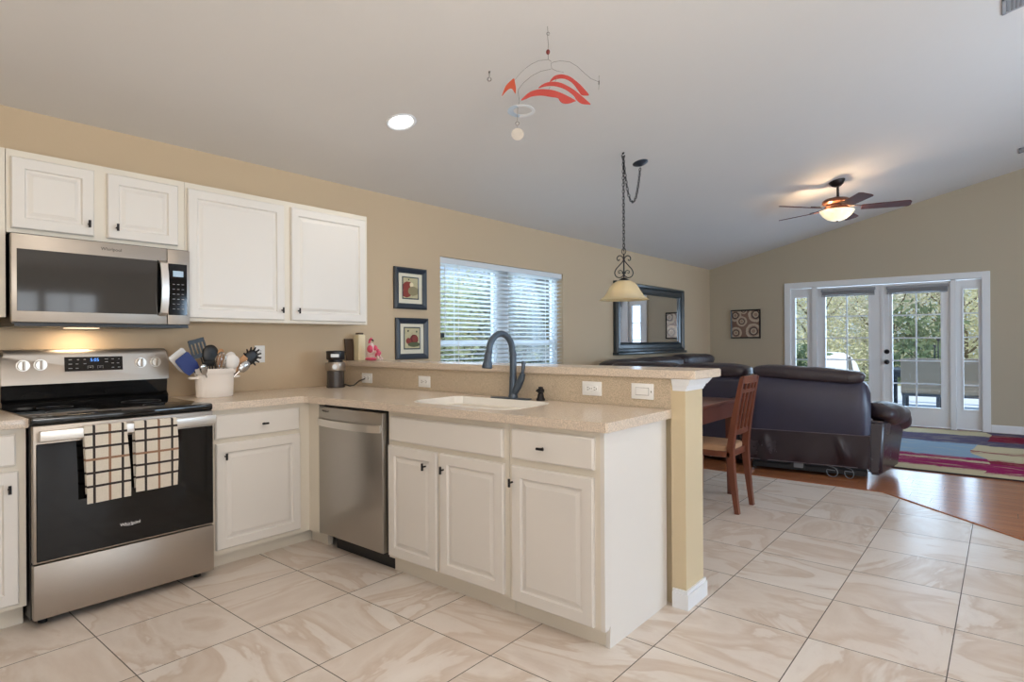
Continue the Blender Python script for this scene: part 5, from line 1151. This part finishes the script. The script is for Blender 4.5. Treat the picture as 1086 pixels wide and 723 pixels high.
def tree(name, label, group, x, y, h, rad, mt, n, seed, trunk=.10, leaf=.13, z0=-.26, low=.12, loose=1.0):
    rg = random.Random(seed); t = thing(name, label, 'tree' if name != 'shrub' else 'shrub', (x, y, z0), group=group)
    q = MB(); q.tube([(x, y, z0), (x + .1, y, z0 + h * .3), (x - .05, y + .08, z0 + h * .6), (x, y, z0 + h * .85)], [trunk, trunk * .8, trunk * .5, trunk * .2], 8)
    for i in range(9):
        a_ = rg.uniform(0, 2 * PI); zb = z0 + h * rg.uniform(.15, .6); q.tube([(x, y, zb), (x + math.cos(a_) * rad * .5, y + math.sin(a_) * rad * .5, zb + h * .14), (x + math.cos(a_) * rad * .9, y + math.sin(a_) * rad * .9, zb + h * .30)], [trunk * .4, trunk * .25, trunk * .06], 6)
    q.build('trunk', M['bark'], t)
    bm = bmesh.new(); cl = [(Vector((x + rg.gauss(0, rad * .5), y + rg.gauss(0, rad * .5), z0 + h * rg.uniform(low, 1.0))), rad * rg.uniform(.22, .42)) for _ in range(26)]
    for i in range(n):
        c_, s_ = cl[rg.randrange(len(cl))]; p_ = c_ + Vector((rg.gauss(0, s_), rg.gauss(0, s_), rg.gauss(0, s_ * .8))) * loose
        if p_.z < z0 + .02: continue
        a_ = Vector((rg.gauss(0, 1), rg.gauss(0, 1), rg.gauss(0, 1))).normalized(); b_ = a_.orthogonal().normalized(); l_ = leaf * rg.uniform(.6, 1.3)
        bm.faces.new([bm.verts.new(p_ + v) for v in (-a_ * l_, b_ * l_ * .45, a_ * l_, -b_ * l_ * .45)])
    me = bpy.data.meshes.new('foliage'); bmesh.ops.translate(bm, verts=bm.verts[:], vec=(-x, -y, -z0)); bm.to_mesh(me); bm.free(); me.materials.append(mt)
    o = bpy.data.objects.new('foliage', me); COL.objects.link(o); o.parent = t; return t
GA = 'trees beyond the patio'
for i, (x, y, h, rd, mk, n) in enumerate([(24, 1.6, 5.2, 1.9, 'leaf_olive', 5200), (25.5, -.8, 5.0, 1.9, 'leaf_dry', 5200), (24.5, -2.9, 5.6, 1.8, 'leaf_olive', 5200), (26, -5.0, 4.6, 1.7, 'leaf_dry', 4800), (29, 3.6, 6.0, 2.3, 'leaf_dry', 5000), (30, -1.9, 6.2, 2.6, 'leaf_olive', 5200), (29, -6.5, 5.6, 2.4, 'leaf_green', 4600), (31, 1.0, 6.4, 2.6, 'leaf_green', 4800)]):
    lab = {'leaf_olive': 'olive green tree beyond the patio, seen through the french doors', 'leaf_dry': 'pale dry-leaved tree beyond the patio, seen through the french doors', 'leaf_green': 'greener tree at the back beyond the patio'}[mk]
    tree('tree', lab, GA + ' ' + mk[5:], x, y, h, rd, M[mk], int(n * 2.2), 40 + i, leaf=.066)
tree('shrub', 'dark leafy shrub at the patio edge behind the left sidelite', None, 15.6, -.05, 1.35, .36, M['leaf_dark'], 420, 61, trunk=.02, leaf=.10)
tree('shrub', 'dark twiggy shrub beyond the patio table', None, 20.3, -2.0, 2.3, .75, M['leaf_dark'], 900, 62, trunk=.05, leaf=.11)
tree('shrub', 'bright green leafy shrub beyond the right sidelite', None, 17.2, -4.1, 3.4, .40, M['leaf_green'], 900, 63, trunk=.04, leaf=.12, low=.6)
for i, (x, y, h, rd, mk, n) in enumerate([(10.6, 8.5, 3.0, 1.3, 'leaf_green', 3800), (13.0, 9.5, 2.6, 1.4, 'leaf_olive', 3800), (13.6, 7.2, 3.0, 1.2, 'leaf_dark', 3400), (16.0, 11.2, 3.4, 1.4, 'leaf_green', 3800), (20.5, 13.0, 3.8, 1.6, 'leaf_olive', 3600), (11.5, 13.0, 3.6, 1.9, 'leaf_dry', 3800), (14.5, 13.5, 3.4, 1.8, 'leaf_green', 3800)]):
    lab = {'leaf_olive': 'olive tree beyond the back window blinds', 'leaf_dark': 'dark green tree beyond the back window blinds', 'leaf_green': 'green tree beyond the back window blinds', 'leaf_dry': 'pale dry tree beyond the back window blinds'}[mk]
    tree('tree', lab, 'trees beyond the back window ' + mk[5:], x, y, h, rd, M[mk], int(n * 1.6), 80 + i, leaf=.09)
t = thing('house', 'white neighbouring house seen through the right of the blinds', 'house', (19.5, 7.0, -.26))
MB().box(16.0, 23.0, 6.0, 8.0, -.26, 2.9).build('wall', M['siding'], t, smooth=False)
q = MB(); q.prism([(5.5, 2.9), (8.4, 2.9), (7.0, 3.8)], 0, 15.6, 23.4); q.build('roof', M['roofing'], t, smooth=False)
f = MB().box(15.96, 16.02, 6.7, 7.2, 1.0, 2.2).build('window', M['vinyl'], t, smooth=False); MB().box(15.95, 15.97, 6.74, 7.16, 1.05, 2.15).build('pane', M['blackglass'], f, smooth=False)
